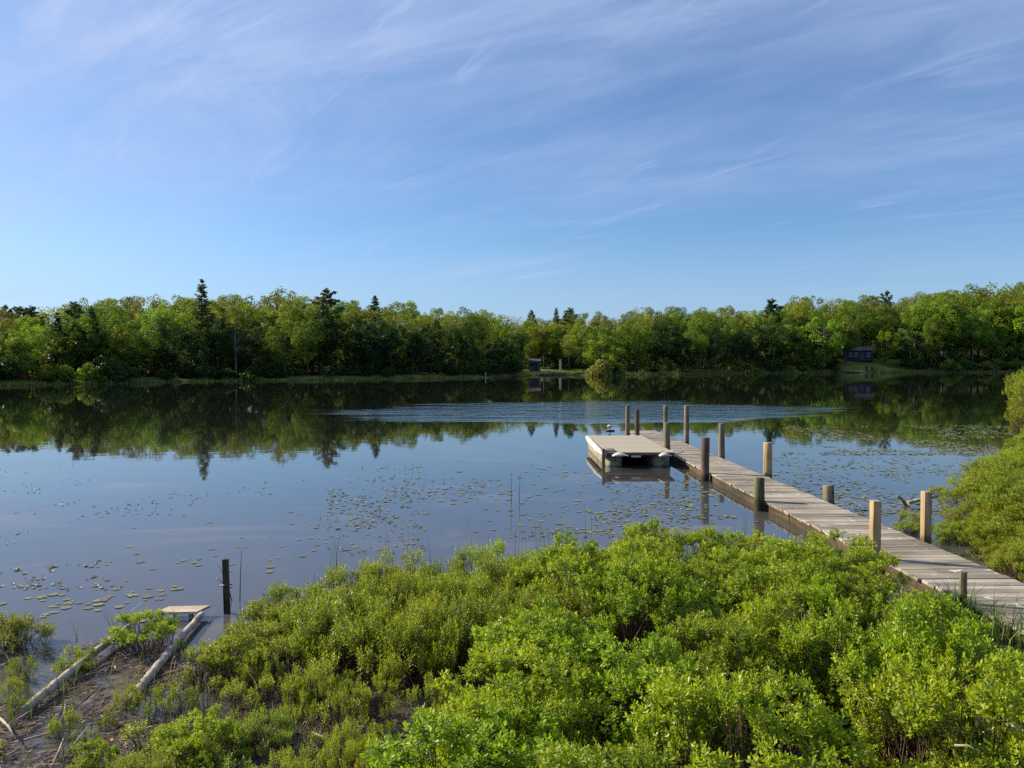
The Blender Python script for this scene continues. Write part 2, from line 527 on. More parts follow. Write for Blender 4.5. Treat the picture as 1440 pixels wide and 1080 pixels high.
def smooth01(x):
    x = np.clip(x, 0, 1)
    return x * x * (3 - 2 * x)


def ground_z(X, Y):
    X = np.asarray(X, float); Y = np.asarray(Y, float)
    az = np.arctan2(X, Y); r = np.hypot(X, Y)
    d = r - shore_r(az)
    d = np.where(Y > 1, d, -200.0)
    far = np.where(d > -2, -0.4 + 0.9 * smooth01((d + 2) / 5.0) + 0.025 * np.clip(d - 3, 0, 300) + np.clip(d - 38, 0, 150) * 0.06, -0.4)
    pxl = CX + F * np.tan(np.clip(az, -1.2, 1.2))
    far = far + smooth01((pxl - 1150) / 30) * smooth01((1310 - pxl) / 30) * 0.17 * np.clip(d - 1, 0, 14)
    far = far + np.where(d > 1, (vnoise(X, Y, 0.15, 3) - 0.5) * 0.4, 0)
    n = vnoise(X, Y, 1.4, 1) * 0.6 + vnoise(X, Y, 3.5, 2) * 0.3 + vnoise(X, Y, 9.0, 4) * 0.1 - 0.5
    main = -0.4 + 0.37 * smooth01((poly_sd(POLY_MAIN, X, Y) + 0.35) / 0.6) + n * 0.14
    mud = -0.4 + 0.322 * smooth01((poly_sd(POLY_MUD, X, Y) + 0.5) / 0.7) + n * 0.13
    bank = -0.4 + 0.55 * smooth01((poly_sd(POLY_BANK, X, Y) + 0.3) / 0.9) + n * 0.15
    rise = np.where(Y < 3.2, np.clip(3.2 - Y, 0, 6) * 0.28 - 0.2, -0.4)
    return np.maximum.reduce([far, main, mud, bank, rise])


# terrain: one sheet to the horizon, fine near the camera
azs = np.concatenate([np.linspace(-180, -48, 45)[:-1], np.linspace(-48, 48, 420), np.linspace(48, 180, 45)[1:]]) * math.pi / 180
rs = np.concatenate([[0.3], np.geomspace(1.2, 14, 130), np.geomspace(14.6, 60, 45), np.linspace(62, 260, 100), np.geomspace(270, 3000, 25)])
AZ, RR = np.meshgrid(azs, rs)
X = np.sin(AZ) * RR; Y = np.cos(AZ) * RR
Z = ground_z(X, Y)
nr, na = AZ.shape
idx = np.arange(nr * na).reshape(nr, na)
faces = np.stack([idx[:-1, :-1].ravel(), idx[1:, :-1].ravel(), idx[1:, 1:].ravel(), idx[:-1, 1:].ravel()], 1)[:, ::-1]
m, nt, nd, ln = new_mat('soil_and_turf')
tcn = N(nt, 'ShaderNodeTexCoord')
n1 = N(nt, 'ShaderNodeTexNoise'); n1.inputs['Scale'].default_value = 5.0; n1.inputs['Detail'].default_value = 9; n1.inputs['Roughness'].default_value = 0.7
ln.new(tcn.outputs['Object'], n1.inputs['Vector'])
mudr = ramp(nt, [(0.3, (0.020, 0.014, 0.010)), (0.55, (0.07, 0.05, 0.037)), (0.75, (0.15, 0.11, 0.085))])
ln.new(n1.outputs['Fac'], mudr.inputs['Fac'])
n2 = N(nt, 'ShaderNodeTexNoise'); n2.inputs['Scale'].default_value = 0.25; n2.inputs['Detail'].default_value = 8
ln.new(tcn.outputs['Object'], n2.inputs['Vector'])
turf = ramp(nt, [(0.35, (0.09, 0.125, 0.03)), (0.6, (0.17, 0.20, 0.05)), (0.75, (0.22, 0.19, 0.09))])
wood_floor = ramp(nt, [(0.35, (0.018, 0.020, 0.010)), (0.65, (0.045, 0.036, 0.022))])
ln.new(n2.outputs['Fac'], wood_floor.inputs['Fac'])
lawn_at = N(nt, 'ShaderNodeAttribute', attribute_name='lawn')
turfc = mixc(nt, lawn_at.outputs['Fac'], wood_floor.outputs['Color'], turf.outputs['Color'])
ln.new(n2.outputs['Fac'], turf.inputs['Fac'])
geo = N(nt, 'ShaderNodeNewGeometry')
sp = N(nt, 'ShaderNodeSeparateXYZ'); ln.new(geo.outputs['Position'], sp.inputs[0])
mr = N(nt, 'ShaderNodeMapRange'); mr.inputs['From Min'].default_value = 50; mr.inputs['From Max'].default_value = 70
ln.new(sp.outputs['Y'], mr.inputs['Value'])
pc = N(nt, 'ShaderNodeBsdfPrincipled'); pc.inputs['Roughness'].default_value = 0.75; pc.inputs['Specular IOR Level'].default_value = 0.35
ln.new(mixc(nt, mr.outputs[0], mudr.outputs['Color'], turfc), pc.inputs['Base Color'])
spm = N(nt, 'ShaderNodeMapRange'); spm.inputs['From Min'].default_value = 30; spm.inputs['From Max'].default_value = 70; spm.inputs['To Min'].default_value = 0.35; spm.inputs['To Max'].default_value = 0.0
ln.new(sp.outputs['Y'], spm.inputs['Value']); ln.new(spm.outputs[0], pc.inputs['Specular IOR Level'])
bp = N(nt, 'ShaderNodeBump'); bp.inputs['Strength'].default_value = 0.8; bp.inputs['Distance'].default_value = 0.03
ln.new(n1.outputs['Fac'], bp.inputs['Height']); ln.new(bp.outputs[0], pc.inputs['Normal'])
oo = N(nt, 'ShaderNodeOutputMaterial'); ln.new(pc.outputs[0], oo.inputs[0])
gme = mesh_np('ground', np.stack([X.ravel(), Y.ravel(), Z.ravel()], 1), faces, m, smooth=True)
PXL = CX + F * np.tan(np.clip(AZ, -1.2, 1.2)); DL_ = RR - shore_r(AZ)
lawn = (smooth01((PXL - 725) / 15) * smooth01((835 - PXL) / 15) + smooth01((PXL - 1172) / 15) * smooth01((1285 - PXL) / 15)) * smooth01((24 - DL_) / 6) + smooth01((40 - PXL) / 25) * smooth01((6 - DL_) / 3)
lawn = np.maximum(lawn, smooth01((3.0 - DL_) / 2))
lawn = np.where(np.abs(AZ) < 1.2, np.clip(lawn, 0, 1), 0)
la_ = gme.attributes.new('lawn', 'FLOAT', 'POINT')
la_.data.foreach_set('value', lawn.ravel().astype(np.float32))
g = link_mesh('ground', gme)
tag(g, kind='structure')

# ------------------------------------------------------------------ water
m, nt, nd, ln = new_mat('lake_water')
geo = N(nt, 'ShaderNodeNewGeometry')
sp = N(nt, 'ShaderNodeSeparateXYZ'); ln.new(geo.outputs['Position'], sp.inputs[0])


def mrange(x, a, b, c=0.0, d=1.0):
    n = N(nt, 'ShaderNodeMapRange'); n.interpolation_type = 'SMOOTHSTEP'
    for k, val in (('From Min', a), ('From Max', b), ('To Min', c), ('To Max', d)):
        n.inputs[k].default_value = val
    ln.new(x, n.inputs['Value'])
    return n.outputs[0]


def wnoise(scale, detail, rough=0.5, stretch=(1, 1, 1), rot=0.0, dist=0.0):
    mp = N(nt, 'ShaderNodeMapping'); mp.inputs['Scale'].default_value = stretch; mp.inputs['Rotation'].default_value = (0, 0, rot)
    ln.new(geo.outputs['Position'], mp.inputs['Vector'])
    n = N(nt, 'ShaderNodeTexNoise'); n.inputs['Scale'].default_value = scale; n.inputs['Detail'].default_value = detail
    n.inputs['Roughness'].default_value = rough; n.inputs['Distortion'].default_value = dist
    ln.new(mp.outputs[0], n.inputs['Vector'])
    return n.outputs['Fac']


# murky shallows with weed beds just under the surface
weed = wnoise(0.55, 7, 0.6, (0.6, 1.0, 1), 0.2, 0.6)
weedm = mrange(weed, 0.53, 0.70)
near = mrange(sp.outputs['Y'], 30.0, 7.0)
base = mixc(nt, near, (0.010, 0.012, 0.009), (0.072, 0.072, 0.078))
base = mixc(nt, math_n(nt, 'MULTIPLY', weedm, math_n(nt, 'MULTIPLY', near, 0.7)), base, (0.17, 0.125, 0.10))
# ripples
rip_mask_x = math_n(nt, 'MULTIPLY', math_n(nt, 'ADD', sp.outputs['X'], -4.5), 1 / 14.5)
yc = math_n(nt, 'ADD', sp.outputs['Y'], math_n(nt, 'MULTIPLY', sp.outputs['X'], -0.18))
rip_mask_y = math_n(nt, 'MULTIPLY', math_n(nt, 'ADD', yc, -41.0), mrange(yc, 40.0, 42.0, 1 / 7.5, 1 / 11.0))
rd = math_n(nt, 'ADD', math_n(nt, 'MULTIPLY', rip_mask_x, rip_mask_x), math_n(nt, 'MULTIPLY', rip_mask_y, rip_mask_y))
rd = math_n(nt, 'ADD', rd, math_n(nt, 'MULTIPLY_ADD', wnoise(0.16, 7, 0.62, (0.45, 1.0, 1), 0.1, 0.8), 2.2, -1.1))
band = mrange(rd, 1.05, 0.0)
fine = wnoise(0.9, 4, 0.6, (1.0, 1.0, 1), 0.1)
calm = wnoise(1.1, 3, 0.5, (1, 1.6, 1), 0.2)
h = math_n(nt, 'ADD', math_n(nt, 'MULTIPLY', fine, math_n(nt, 'MULTIPLY', band, 0.11)), math_n(nt, 'MULTIPLY', calm, 0.0013))
bp = N(nt, 'ShaderNodeBump'); bp.inputs['Strength'].default_value = 1.0; bp.inputs['Distance'].default_value = 1.0
ln.new(h, bp.inputs['Height'])
pw = N(nt, 'ShaderNodeBsdfPrincipled')
pw.inputs['Roughness'].default_value = 0.015
pw.inputs['IOR'].default_value = 1.38
ln.new(base, pw.inputs['Base Color'])
ln.new(bp.outputs[0], pw.inputs['Normal'])
ow = N(nt, 'ShaderNodeOutputMaterial'); ln.new(pw.outputs[0], ow.inputs[0])
ring = 96
wv = [(0, 0, 0)] + [(math.sin(2 * math.pi * k / ring) * 420, math.cos(2 * math.pi * k / ring) * 420, 0) for k in range(ring)]
wf = [(0, 1 + (k + 1) % ring, 1 + k) for k in range(ring)]
wat = link_mesh('water', mesh_np('water', wv, wf, m))
tag(wat, kind='structure')

# ------------------------------------------------------------------ leaf geometry


def kites(c, axis, side, ln_, wd, cup=0.15):
    """one kite-shaped leaf per row: base, left, tip, right"""
    n = np.cross(axis, side)
    b = c
    l = c + axis * (ln_ * 0.58)[:, None] + side * (wd * 0.5)[:, None] + n * (wd * cup)[:, None]
    t = c + axis * ln_[:, None]
    r = c + axis * (ln_ * 0.58)[:, None] - side * (wd * 0.5)[:, None] + n * (wd * cup)[:, None]
    v = np.stack([b, l, t, r], 1).reshape(-1, 3)
    f = np.arange(len(c) * 4).reshape(-1, 4)
    return v, f


def unit(a):
    return a / np.maximum(np.linalg.norm(a, axis=1, keepdims=True), 1e-9)


def rand_dirs(n, rng):
    return unit(rng.normal(size=(n, 3)))


def prism_np(a, b, r0, r1):
    """thin three-sided sticks from a to b"""
    d = unit(b - a)
    ref = np.where(np.abs(d[:, 2:3]) > 0.9, np.array([[1.0, 0, 0]]), np.array([[0, 0, 1.0]]))
    u = unit(np.cross(d, ref)); w_ = np.cross(d, u)
    vs = []
    for (p, r) in ((a, r0), (b, r1)):
        for k in range(3):
            t = 2 * math.pi * k / 3
            vs.append(p + (u * math.cos(t) + w_ * math.sin(t)) * r[:, None])
    v = np.stack(vs, 1).reshape(-1, 3)
    o = np.arange(len(a))[:, None] * 6
    f = np.concatenate([np.concatenate([o + k, o + (k + 1) % 3, o + 3 + (k + 1) % 3, o + 3 + k], 1) for k in range(3)], 0)
    return v, f


# ------------------------------------------------------------------ shrubs
def shrub_meshes(name, seed, Rr, H, nh, hr, leaf, mat, per_head=26, leaves=(9, 13), up=0.55, wide=0.46, Ls=(0.05, 0.10)):
    """a shrub of separate leafy heads at uneven heights, each a tuft of shoots, on stems that rise from the root"""
    rng = np.random.default_rng(seed)
    a = np.arange(nh) * 2.39996 + rng.random(nh) * 0.8
    q = np.sqrt((np.arange(nh) + 0.5) / nh) * rng.uniform(0.85, 1.1, nh)
    hx = np.cos(a) * q * Rr; hy = np.sin(a) * q * Rr
    hz_ = H * (1 - 0.42 * np.clip(q, 0, 1.2) ** 2.2) * rng.uniform(0.62, 1.06, nh)
    hrad = hr * rng.uniform(0.7, 1.3, nh)
    lowh = rng.random(nh) < 0.22
    hz_ = np.where(lowh, hz_ * 0.6, hz_)
    ph_ = (per_head * (hrad / hr) ** 1.6).astype(int) + 4
    hi = np.repeat(np.arange(nh), ph_)
    n = len(hi)
    d = rand_dirs(n, rng); d[:, 2] = d[:, 2] * 0.75 + 0.35; d = unit(d)
    base = np.stack([hx, hy, hz_], 1)[hi] + d * (hrad[hi] * rng.uniform(0.45, 1.05, n))[:, None]
    base[:, 2] = np.maximum(base[:, 2], 0.03)
    axis = unit(d * (1 - up) + np.array([[0, 0, up]]) + rng.normal(size=(n, 3)) * 0.2)
    L = rng.uniform(Ls[0], Ls[1], n)
    per = rng.integers(leaves[0], leaves[1] + 1, n)
    si = np.repeat(np.arange(n), per)
    k = np.concatenate([np.arange(p) for p in per])
    t = (k + 0.5) / per[si]
    ax = axis[si]
    ref = unit(np.cross(ax, np.array([[0.3, 0.9, 0.2]])))
    w_ = np.cross(ax, ref)
    ph = k * 2.39996 + rng.random(n)[si] * 6.28 + rng.normal(size=len(k)) * 0.25
    rad_dir = ref * np.cos(ph)[:, None] + w_ * np.sin(ph)[:, None]
    opening = np.clip(1.45 - 1.0 * t + rng.normal(size=len(k)) * 0.2, 0.15, 1.7)       # lower leaves open wide, the tip stands up
    la = unit(ax * np.cos(opening)[:, None] + rad_dir * np.sin(opening)[:, None])
    sd = unit(np.cross(la, ax) + rng.normal(size=la.shape) * 0.22)
    sd = unit(sd - la * np.sum(sd * la, 1, keepdims=True))
    c = base[si] + ax * (L[si] * (t - 0.6))[:, None]
    ll = leaf * rng.uniform(0.65, 1.25, len(k)) * (1.0 - 0.25 * t)
    lv, lf = kites(c, la, sd, ll, ll * rng.uniform(wide - 0.07, wide + 0.08, len(k)), 0.14)
    shootvar = rng.random(n)
    headvar = rng.random(nh)
    var = np.clip(0.22 * headvar[hi][si] + 0.25 * shootvar[si] + 0.22 * t + rng.random(len(k)) * 0.28, 0, 0.97)
    var = np.where(rng.random(len(k)) < 0.012, 1.0, var)
    fol = mesh_np(name + '_foliage', lv, lf, mat, var)
    x, y = base[:, 0], base[:, 1]
    # stems
    ns = max(10, n // 6)
    ids = rng.choice(n, ns, replace=False)
    rootr = Rr * 0.45
    ra = rng.random(ns) * 6.28; rq = np.sqrt(rng.random(ns)) * rootr
    foot = np.stack([np.cos(ra) * rq + x[ids] * 0.4, np.sin(ra) * rq + y[ids] * 0.4, np.full(ns, -0.08)], 1)
    mid = foot * 0.45 + base[ids] * 0.55 + rng.normal(size=(ns, 3)) * 0.03
    tipp = base[ids] + axis[ids] * (L[ids] * 0.3)[:, None]
    r0 = rng.uniform(0.003, 0.006, ns)
    v1, f1 = prism_np(foot, mid, r0, r0 * 0.8)
    v2, f2 = prism_np(mid, tipp, r0 * 0.8, r0 * 0.4)
    # side twigs
    nt_ = ns * 2
    pa = rng.integers(0, ns, nt_)
    s0 = mid[pa] * rng.uniform(0.6, 1.0, (nt_, 1)) + foot[pa] * 0.0
    s0 = foot[pa] + (mid[pa] - foot[pa]) * rng.uniform(0.3, 1.0, (nt_, 1))
    s1 = s0 + unit(rng.normal(size=(nt_, 3)) * 0.7 + np.array([[0, 0, 0.8]])) * rng.uniform(0.06, 0.2, (nt_, 1))
    v3, f3 = prism_np(s0, s1, np.full(nt_, 0.0025), np.full(nt_, 0.001))
    nd_ = max(2, nh // 6)
    pi_ = rng.integers(0, nh, nd_)
    d0 = np.stack([hx[pi_], hy[pi_], hz_[pi_] * 0.6], 1)
    d1 = d0 + unit(rng.normal(size=(nd_, 3)) * 0.35 + np.array([[0, 0, 1.0]])) * rng.uniform(0.15, 0.42, (nd_, 1))
    v4, f4 = prism_np(d0, d1, np.full(nd_, 0.003), np.full(nd_, 0.0012))
    f3 = np.concatenate([f3, f4 + len(v3)]); v3 = np.concatenate([v3, v4])
    V = np.concatenate([v1, v2, v3]); Fc = np.concatenate([f1, f2 + len(v1), f3 + len(v1) + len(v2)])
    stm = mesh_np(name + '_stems', V, Fc, M_stem, rng.random(len(Fc)))
    return fol, stm


LUSH = [shrub_meshes('lush', 100 + i, 0.58, 0.92, 34, 0.105, 0.037, M_lush, 26, Ls=(0.04, 0.08), wide=0.50) for i in range(6)]
OLIVE = [shrub_meshes('olive', 200 + i, 0.48, 0.58, 34, 0.080, 0.029, M_olive, 19, up=0.80, wide=0.40, Ls=(0.08, 0.17), leaves=(12, 17)) for i in range(5)]
THIN = [shrub_meshes('thin', 300 + i, 0.34, 0.50, 15, 0.070, 0.034, M_olive, 12, up=0.78, wide=0.42, Ls=(0.07, 0.16), leaves=(10, 15)) for i in range(4)]
BANK = [shrub_meshes('bank', 400 + i, 0.74, 0.95, 46, 0.13, 0.036, M_bank, 26, up=0.5) for i in range(4)]


def place_shrub(kind, x, y, s, hz, label, cat='shrub', group=None, name='shrub', sink=0.0, rz=None):
    fol, stm = R.choice(kind)
    z = max(float(ground_z(np.array([x]), np.array([y]))[0]), -0.08) - sink
    t = thing(name, label, cat, (x, y, z), R.uniform(0, 6.28) if rz is None else rz, group)
    t.scale = (s, s, hz)
    link_mesh('foliage', fol, None, t)
    link_mesh('stems', stm, None, t)
    return t


def scatter(poly, step, jitter=0.45, seed=1):
    rr = random.Random(seed)
    P = np.array(poly)
    x0, y0 = P.min(0); x1, y1 = P.max(0)
    out = []
    j = 0
    y = y0
    while y <= y1:
        x = x0 + (step / 2 if j % 2 else 0)
        while x <= x1:
            xx = x + rr.uniform(-jitter, jitter) * step; yy = y + rr.uniform(-jitter, jitter) * step
            if poly_sd(poly, np.array([xx]), np.array([yy]))[0] > 0.08:
                out.append((xx, yy))
            x += step
        y += step * 0.87; j += 1
    return out


def in_view(x, y, z=0.5, pad=90):
    if y < 1.5: return False
    px = CX + F * x / y
    return -pad < px < 1440 + pad


# lush thicket between the camera and the dock
LUSH_POLY = [(0.15, 6.6), (0.5, 8.2), (1.0, 9.0), (1.7, 9.35), (2.5, 9.3), (3.2, 9.25), (3.85, 8.8), (4.1, 8.0), (4.0, 7.2), (3.95, 6.2), (4.15, 5.4), (4.3, 2.6), (-0.35, 2.6), (-0.35, 4.2), (0.1, 5.4)]
lush_pts = scatter(LUSH_POLY, 0.66, 0.36, 5)
GAPS = [(1.80, 3.9, 0.66), (1.95, 4.7, 0.58), (0.62, 4.15, 0.50), (3.35, 5.35, 0.42), (2.3, 6.2, 0.40), (0.95, 5.9, 0.36), (1.5, 7.2, 0.3), (4.15, 6.8, 0.5)]
for (x, y) in lush_pts:
    if not in_view(x, y, pad=200): continue
    if any(math.hypot(x - gx, y - gy) < gr for gx, gy, gr in GAPS): continue
    big = 1.0 + 0.12 * math.sin(x * 2.1) * math.cos(y * 1.7)
    hz = R.uniform(0.76, 1.04) * big
    if y > 7.6: hz *= 0.88
    if x > 3.2 and y < 7.4: hz *= 0.70
    if x > 3.5 and y >= 7.4: hz *= 0.86
    if x > 2.3 and y < 5.2: hz *= 1.18
    if y < 5: lab = 'bright green leafy shrub in the lush thicket at the bottom edge of the photo'
    elif y < 7.5: lab = 'bright green leafy shrub in the middle of the lush thicket beside the dock'
    else: lab = 'bright green leafy shrub on the water side of the lush thicket beside the dock'
    if R.random() < 0.07 and y > 5.5: place_shrub(OLIVE, x, y, R.uniform(1.0, 1.2), hz * 1.35, lab.replace('bright green', 'fine-leaved olive'), group='olive shrubs in the lush thicket'); continue
    if R.random() < 0.10: place_shrub(BANK, x, y, R.uniform(0.6, 0.75), hz * 0.9, lab.replace('bright green', 'yellow-green'), group='yellow-green shrubs in the lush thicket'); continue
    place_shrub(LUSH, x, y, R.uniform(0.85, 1.12), hz, lab, group=('lush shrubs at the bottom edge', 'lush shrubs mid thicket', 'lush shrubs by the water')[0 if y < 5 else 1 if y < 7.5 else 2])

for (x, y, s_, h_) in [(2.45, 4.5, 0.75, 0.72), (2.85, 4.3, 0.8, 0.8), (2.6, 3.95, 0.8, 0.75), (3.15, 4.55, 0.75, 0.75), (2.3, 4.05, 0.6, 0.6)]:
    place_shrub(LUSH, x, y, s_, h_, 'bright green low shrub filling the corner clump right of the dark hollow', group='low shrubs of the corner clump')
for (x, y, s_, h_) in [(4.30, 6.62, 0.42, 0.42), (4.42, 6.25, 0.45, 0.5), (4.22, 5.95, 0.5, 0.6), (4.55, 6.75, 0.35, 0.36)]:
    place_shrub(OLIVE, x, y, s_, h_, 'low grassy-looking shrub hugging the near end of the dock', group='low shrubs at the near dock end')
# olive shrubs of the bog
OLIVE_POLY = [(-2.55, 7.2), (-2.1, 8.1), (-0.7, 8.75), (0.2, 8.5), (0.55, 7.6), (0.1, 6.5), (-0.25, 6.1), (-1.1, 6.4), (-2.0, 6.6)]
for (x, y) in scatter(OLIVE_POLY, 0.50, 0.35, 8):
    place_shrub(OLIVE, x, y, R.uniform(0.85, 1.15), R.uniform(0.8, 1.12) * (1.0 - 0.42 * min(1.0, max(0.0, (-1.2 - x) / 1.1))), 'olive green small-leaved shrub in the low thicket behind the bog pools',
                group='olive shrubs behind the bog pools')
BOG_POLY = [(-2.75, 6.6), (-1.2, 6.3), (-0.1, 6.0), (-0.2, 5.4), (-0.55, 4.4), (-0.6, 3.4), (-2.3, 3.4), (-2.75, 5.0)]
for (x, y) in scatter(BOG_POLY, 0.40, 0.45, 15):
    if R.random() < 0.10: continue
    k = OLIVE if R.random() < 0.36 else THIN
    place_shrub(k, x, y, R.uniform(0.42, 0.75), R.uniform(0.40, 0.66), 'thin yellow-green shrub standing among the dark bog pools', group='thin shrubs among the bog pools')

# bank beyond the dock
BANK_SHRUBS = [(6.55, 8.9), (6.8, 10.2), (7.1, 11.6), (7.25, 13.0), (8.0, 13.7), (9.8, 15.6), (12.8, 19.7), (16.4, 25.4), (19, 25.4), (16, 17), (11.5, 8.5)]
for (x, y) in scatter(BANK_SHRUBS, 0.84, 0.33, 21):
    if not in_view(x, y, pad=60): continue
    px_ = CX + F * x / y
    place_shrub(BANK, x, y, R.uniform(0.9, 1.15), R.uniform(0.75, 1.05) * (0.9 if y < 15 else 0.66), 'yellow-green shrub in the dense thicket on the bank across the dock' if y < 15 else 'yellow-green shrub farther along the bank, below the tall shrubs of the point',
                group='bank shrubs across the dock' if y < 15 else 'bank shrubs below the tall ones')
for (x, y, s) in [(6.2, 9.5, 0.5), (6.32, 9.95, 0.5), (6.5, 10.4, 0.5), (6.72, 10.85, 0.55), (6.95, 11.4, 0.6), (7.05, 12.1, 0.6), (7.0, 10.6, 0.75), (6.75, 9.9, 0.7), (7.3, 11.2, 0.8)]:
    place_shrub(BANK, x, y, s, s * R.uniform(0.75, 0.95), 'yellow-green shrub at the front edge of the bank, almost touching the dock', group='bank shrubs beside the dock')
for i, (x, y, s, hz, lab) in enumerate([
        (6.15, 12.0, 0.42, 0.42, 'small round shrub in the water just past the tan square post'),
        (6.42, 11.45, 0.40, 0.40, 'small low shrub at the foot of the tan square post on the far dock edge')]):
    place_shrub(BANK, x, y, s, hz, lab)
for (x, y, s, hz) in [(18.3, 27.0, 1.6, 2.0), (20.3, 29.5, 1.9, 2.5), (21.6, 31.8, 1.9, 2.6), (23.4, 34.6, 2.0, 2.7), (22.8, 31.5, 2.2, 2.9), (24.8, 35.5, 2.3, 3.0), (20.8, 27.8, 1.9, 2.5)]:
    place_shrub(BANK, x, y, s, hz, 'tall bright shrub on the point at the right-hand edge of the lake', group='tall shrubs on the right-hand point', name='tall_shrub')

# small clumps by the old rails
for (px, py, z, s, hz, lab) in [
        (14, 912, 0, 0.7, 0.68, 'olive shrub standing in open water at the left-hand edge'),
        (205, 915, 0, 0.55, 0.46, 'bright green shrub growing between the two old log rails'),
        (105, 945, 0, 0.50, 0.55, 'yellowish shrub on the water side of the longer log rail'),
        (30, 1000, 0, 0.30, 0.42, 'small green seedling clump at the lower end of the longer log rail'),
        (28, 955, 0, 0.35, 0.5, 'spindly shrub in the water beside the longer log rail'),
        (152, 1025, 0, 0.22, 0.40, 'tiny bright green seedling on the mud between the rails'),
        (275, 1082, 0, 0.45, 0.42, 'low bright green bush at the bottom edge beside the mud'),
        (135, 1090, 0, 0.30, 0.32, 'low green bush at the bottom edge in the mud'),
        (330, 960, 0, 0.52, 0.42, 'low yellow-green bush at the end of the shorter log rail')]:
    p = gp(px, py, z)
    place_shrub(THIN if 'spindly' in lab or 'seedling' in lab or 'yellowish' in lab else OLIVE if 'olive' in lab else LUSH, p.x, p.y, s, hz, lab)

for (x, y) in scatter([(-4.3, 6.5), (-3.4, 7.4), (-2.7, 6.9), (-2.5, 5.2), (-3.6, 5.0), (-4.6, 6.0)], 0.50, 0.45, 33):
    if -4.15 < x < -3.0 and y > 5.9 and R.random() < 0.6: continue
    place_shrub(THIN, x, y, R.uniform(0.25, 0.5), R.uniform(0.25, 0.55), 'little yellow-green seedling rooted in the wet mud below the log rails', group='seedlings on the mud')

# ------------------------------------------------------------------ grass and reeds


def blades(specs, rng_seed, seg=3):
    """specs rows: x, y, z, height, lean dx, lean dy, width"""
    rng = np.random.default_rng(rng_seed)
    S = np.array(specs, float); n = len(S)
    side = rand_dirs(n, rng); side[:, 2] = 0; side = unit(side)
    vs = []
    for i in range(seg + 1):
        t = i / seg
        p = np.stack([S[:, 0] + S[:, 4] * t ** 2, S[:, 1] + S[:, 5] * t ** 2, S[:, 2] + S[:, 3] * (t - 0.18 * t ** 3 * np.hypot(S[:, 4], S[:, 5]) / np.maximum(S[:, 3], 0.01))], 1)
        wd = S[:, 6] * (1 - t) ** 0.7 * 0.5 + 0.0004
        vs += [p - side * wd[:, None], p + side * wd[:, None]]
    V = np.stack(vs, 1).reshape(-1, 3)
    o = np.arange(n)[:, None] * (2 * (seg + 1))
    f = np.concatenate([np.concatenate([o + 2 * i, o + 2 * i + 1, o + 2 * i + 3, o + 2 * i + 2], 1) for i in range(seg)], 0)
    var = np.tile(rng.random(n), seg)
    return V, f, var


def tuft(name, x, y, n, hmin, hmax, spread, lean, wd, label, cat, mat, seed, group=None):
    rng = np.random.default_rng(seed)
    sp_ = [(rng.normal() * spread, rng.normal() * spread, -0.05, rng.uniform(hmin, hmax), rng.normal() * lean, rng.normal() * lean, wd) for _ in range(n)]
    V, f, var = blades(sp_, seed)
    z = max(float(ground_z(np.array([x]), np.array([y]))[0]), 0.0)
    o = link_mesh(name, mesh_np(name, V, f, mat, var))
    o.location = (x, y, z)
    return tag(o, label, cat, group)


for i, (px, py, n, h0, h1, spd, lean, wd, lab) in enumerate([
        (1350, 876, 130, 0.28, 0.52, 0.09, 0.22, 0.017, 'clump of arching blue-green grass around the thin stump by the dock'),
        (1418, 905, 150, 0.30, 0.55, 0.14, 0.18, 0.013, 'grass tuft beside the dock near the right-hand corner'),
        (1318, 866, 40, 0.2, 0.42, 0.07, 0.14, 0.010, 'grass tuft by the dock edge next to the shorter stump'),
        (160, 905, 9, 0.35, 0.55, 0.02, 0.10, 0.012, 'green sedge tuft leaning over the longer log rail'),
        (112, 905, 6, 0.2, 0.35, 0.03, 0.05, 0.006, 'thin sedge tuft in the water by the lily pads'),
        (1305, 770, 26, 0.15, 0.3, 0.06, 0.10, 0.008, 'grass tuft at the foot of the tan square post'),
        (1345, 785, 26, 0.2, 0.4, 0.08, 0.12, 0.008, 'pale grass tuft in the small blue pool beside the dock'),
        (15, 1010, 16, 0.15, 0.3, 0.05, 0.06, 0.007, 'grass tuft at the lower end of the longer log rail')]):
    p = gp(px, py)
    tuft('grass_tuft', p.x, p.y, n, h0, h1, spd, lean, wd, lab, 'grass', M_reed, 900 + i)

reed_spots = [(735, 785, 'reeds'), (765, 775, 'reeds'), (790, 765, 'reeds'), (828, 758, 'reeds'), (590, 790, 'reeds'), (550, 790, 'reeds'), (655, 775, 'reeds'), (985, 760, 'reeds'), (1050, 770, 'reeds'), (1110, 765, 'reeds'), (475, 800, 'reeds'), (1130, 775, 'reeds'), (1165, 785, 'reeds')]
for i, (px, py, _) in enumerate(reed_spots):
    p = gp(px, py)
    tuft('reed_tuft', p.x, p.y, R.randint(5, 9), 0.35, 0.62, 0.09, 0.05, 0.007, 'slender green reeds standing at the water edge of the thicket', 'reeds', M_reed, 950 + i, 'reeds along the thicket edge')
for px, py, hh, lab, lx in [(719, 708, 0.62, 'tall lone stalk rising from lily pads in open water', 0.0), (730, 705, 0.5, 'shorter lone stalk beside the tall stalk in open water', 0.02), (337, 845, 0.62, 'thin upright stalk right of the dark short post', 0.03), (329, 845, 0.42, 'thin leaning stalk touching the dark short post', -0.18)]:
    p = gp(px, py)
    b = MB(); b.tube([(0, 0, -0.1), (lx * 0.4, 0, hh * 0.5), (lx, 0, hh)], [0.006, 0.005, 0.002], 6, 0.3)
    o = b.build('stalk', M_reed); o.location = (p.x, p.y, 0)
    tag(o, lab, 'stalk')

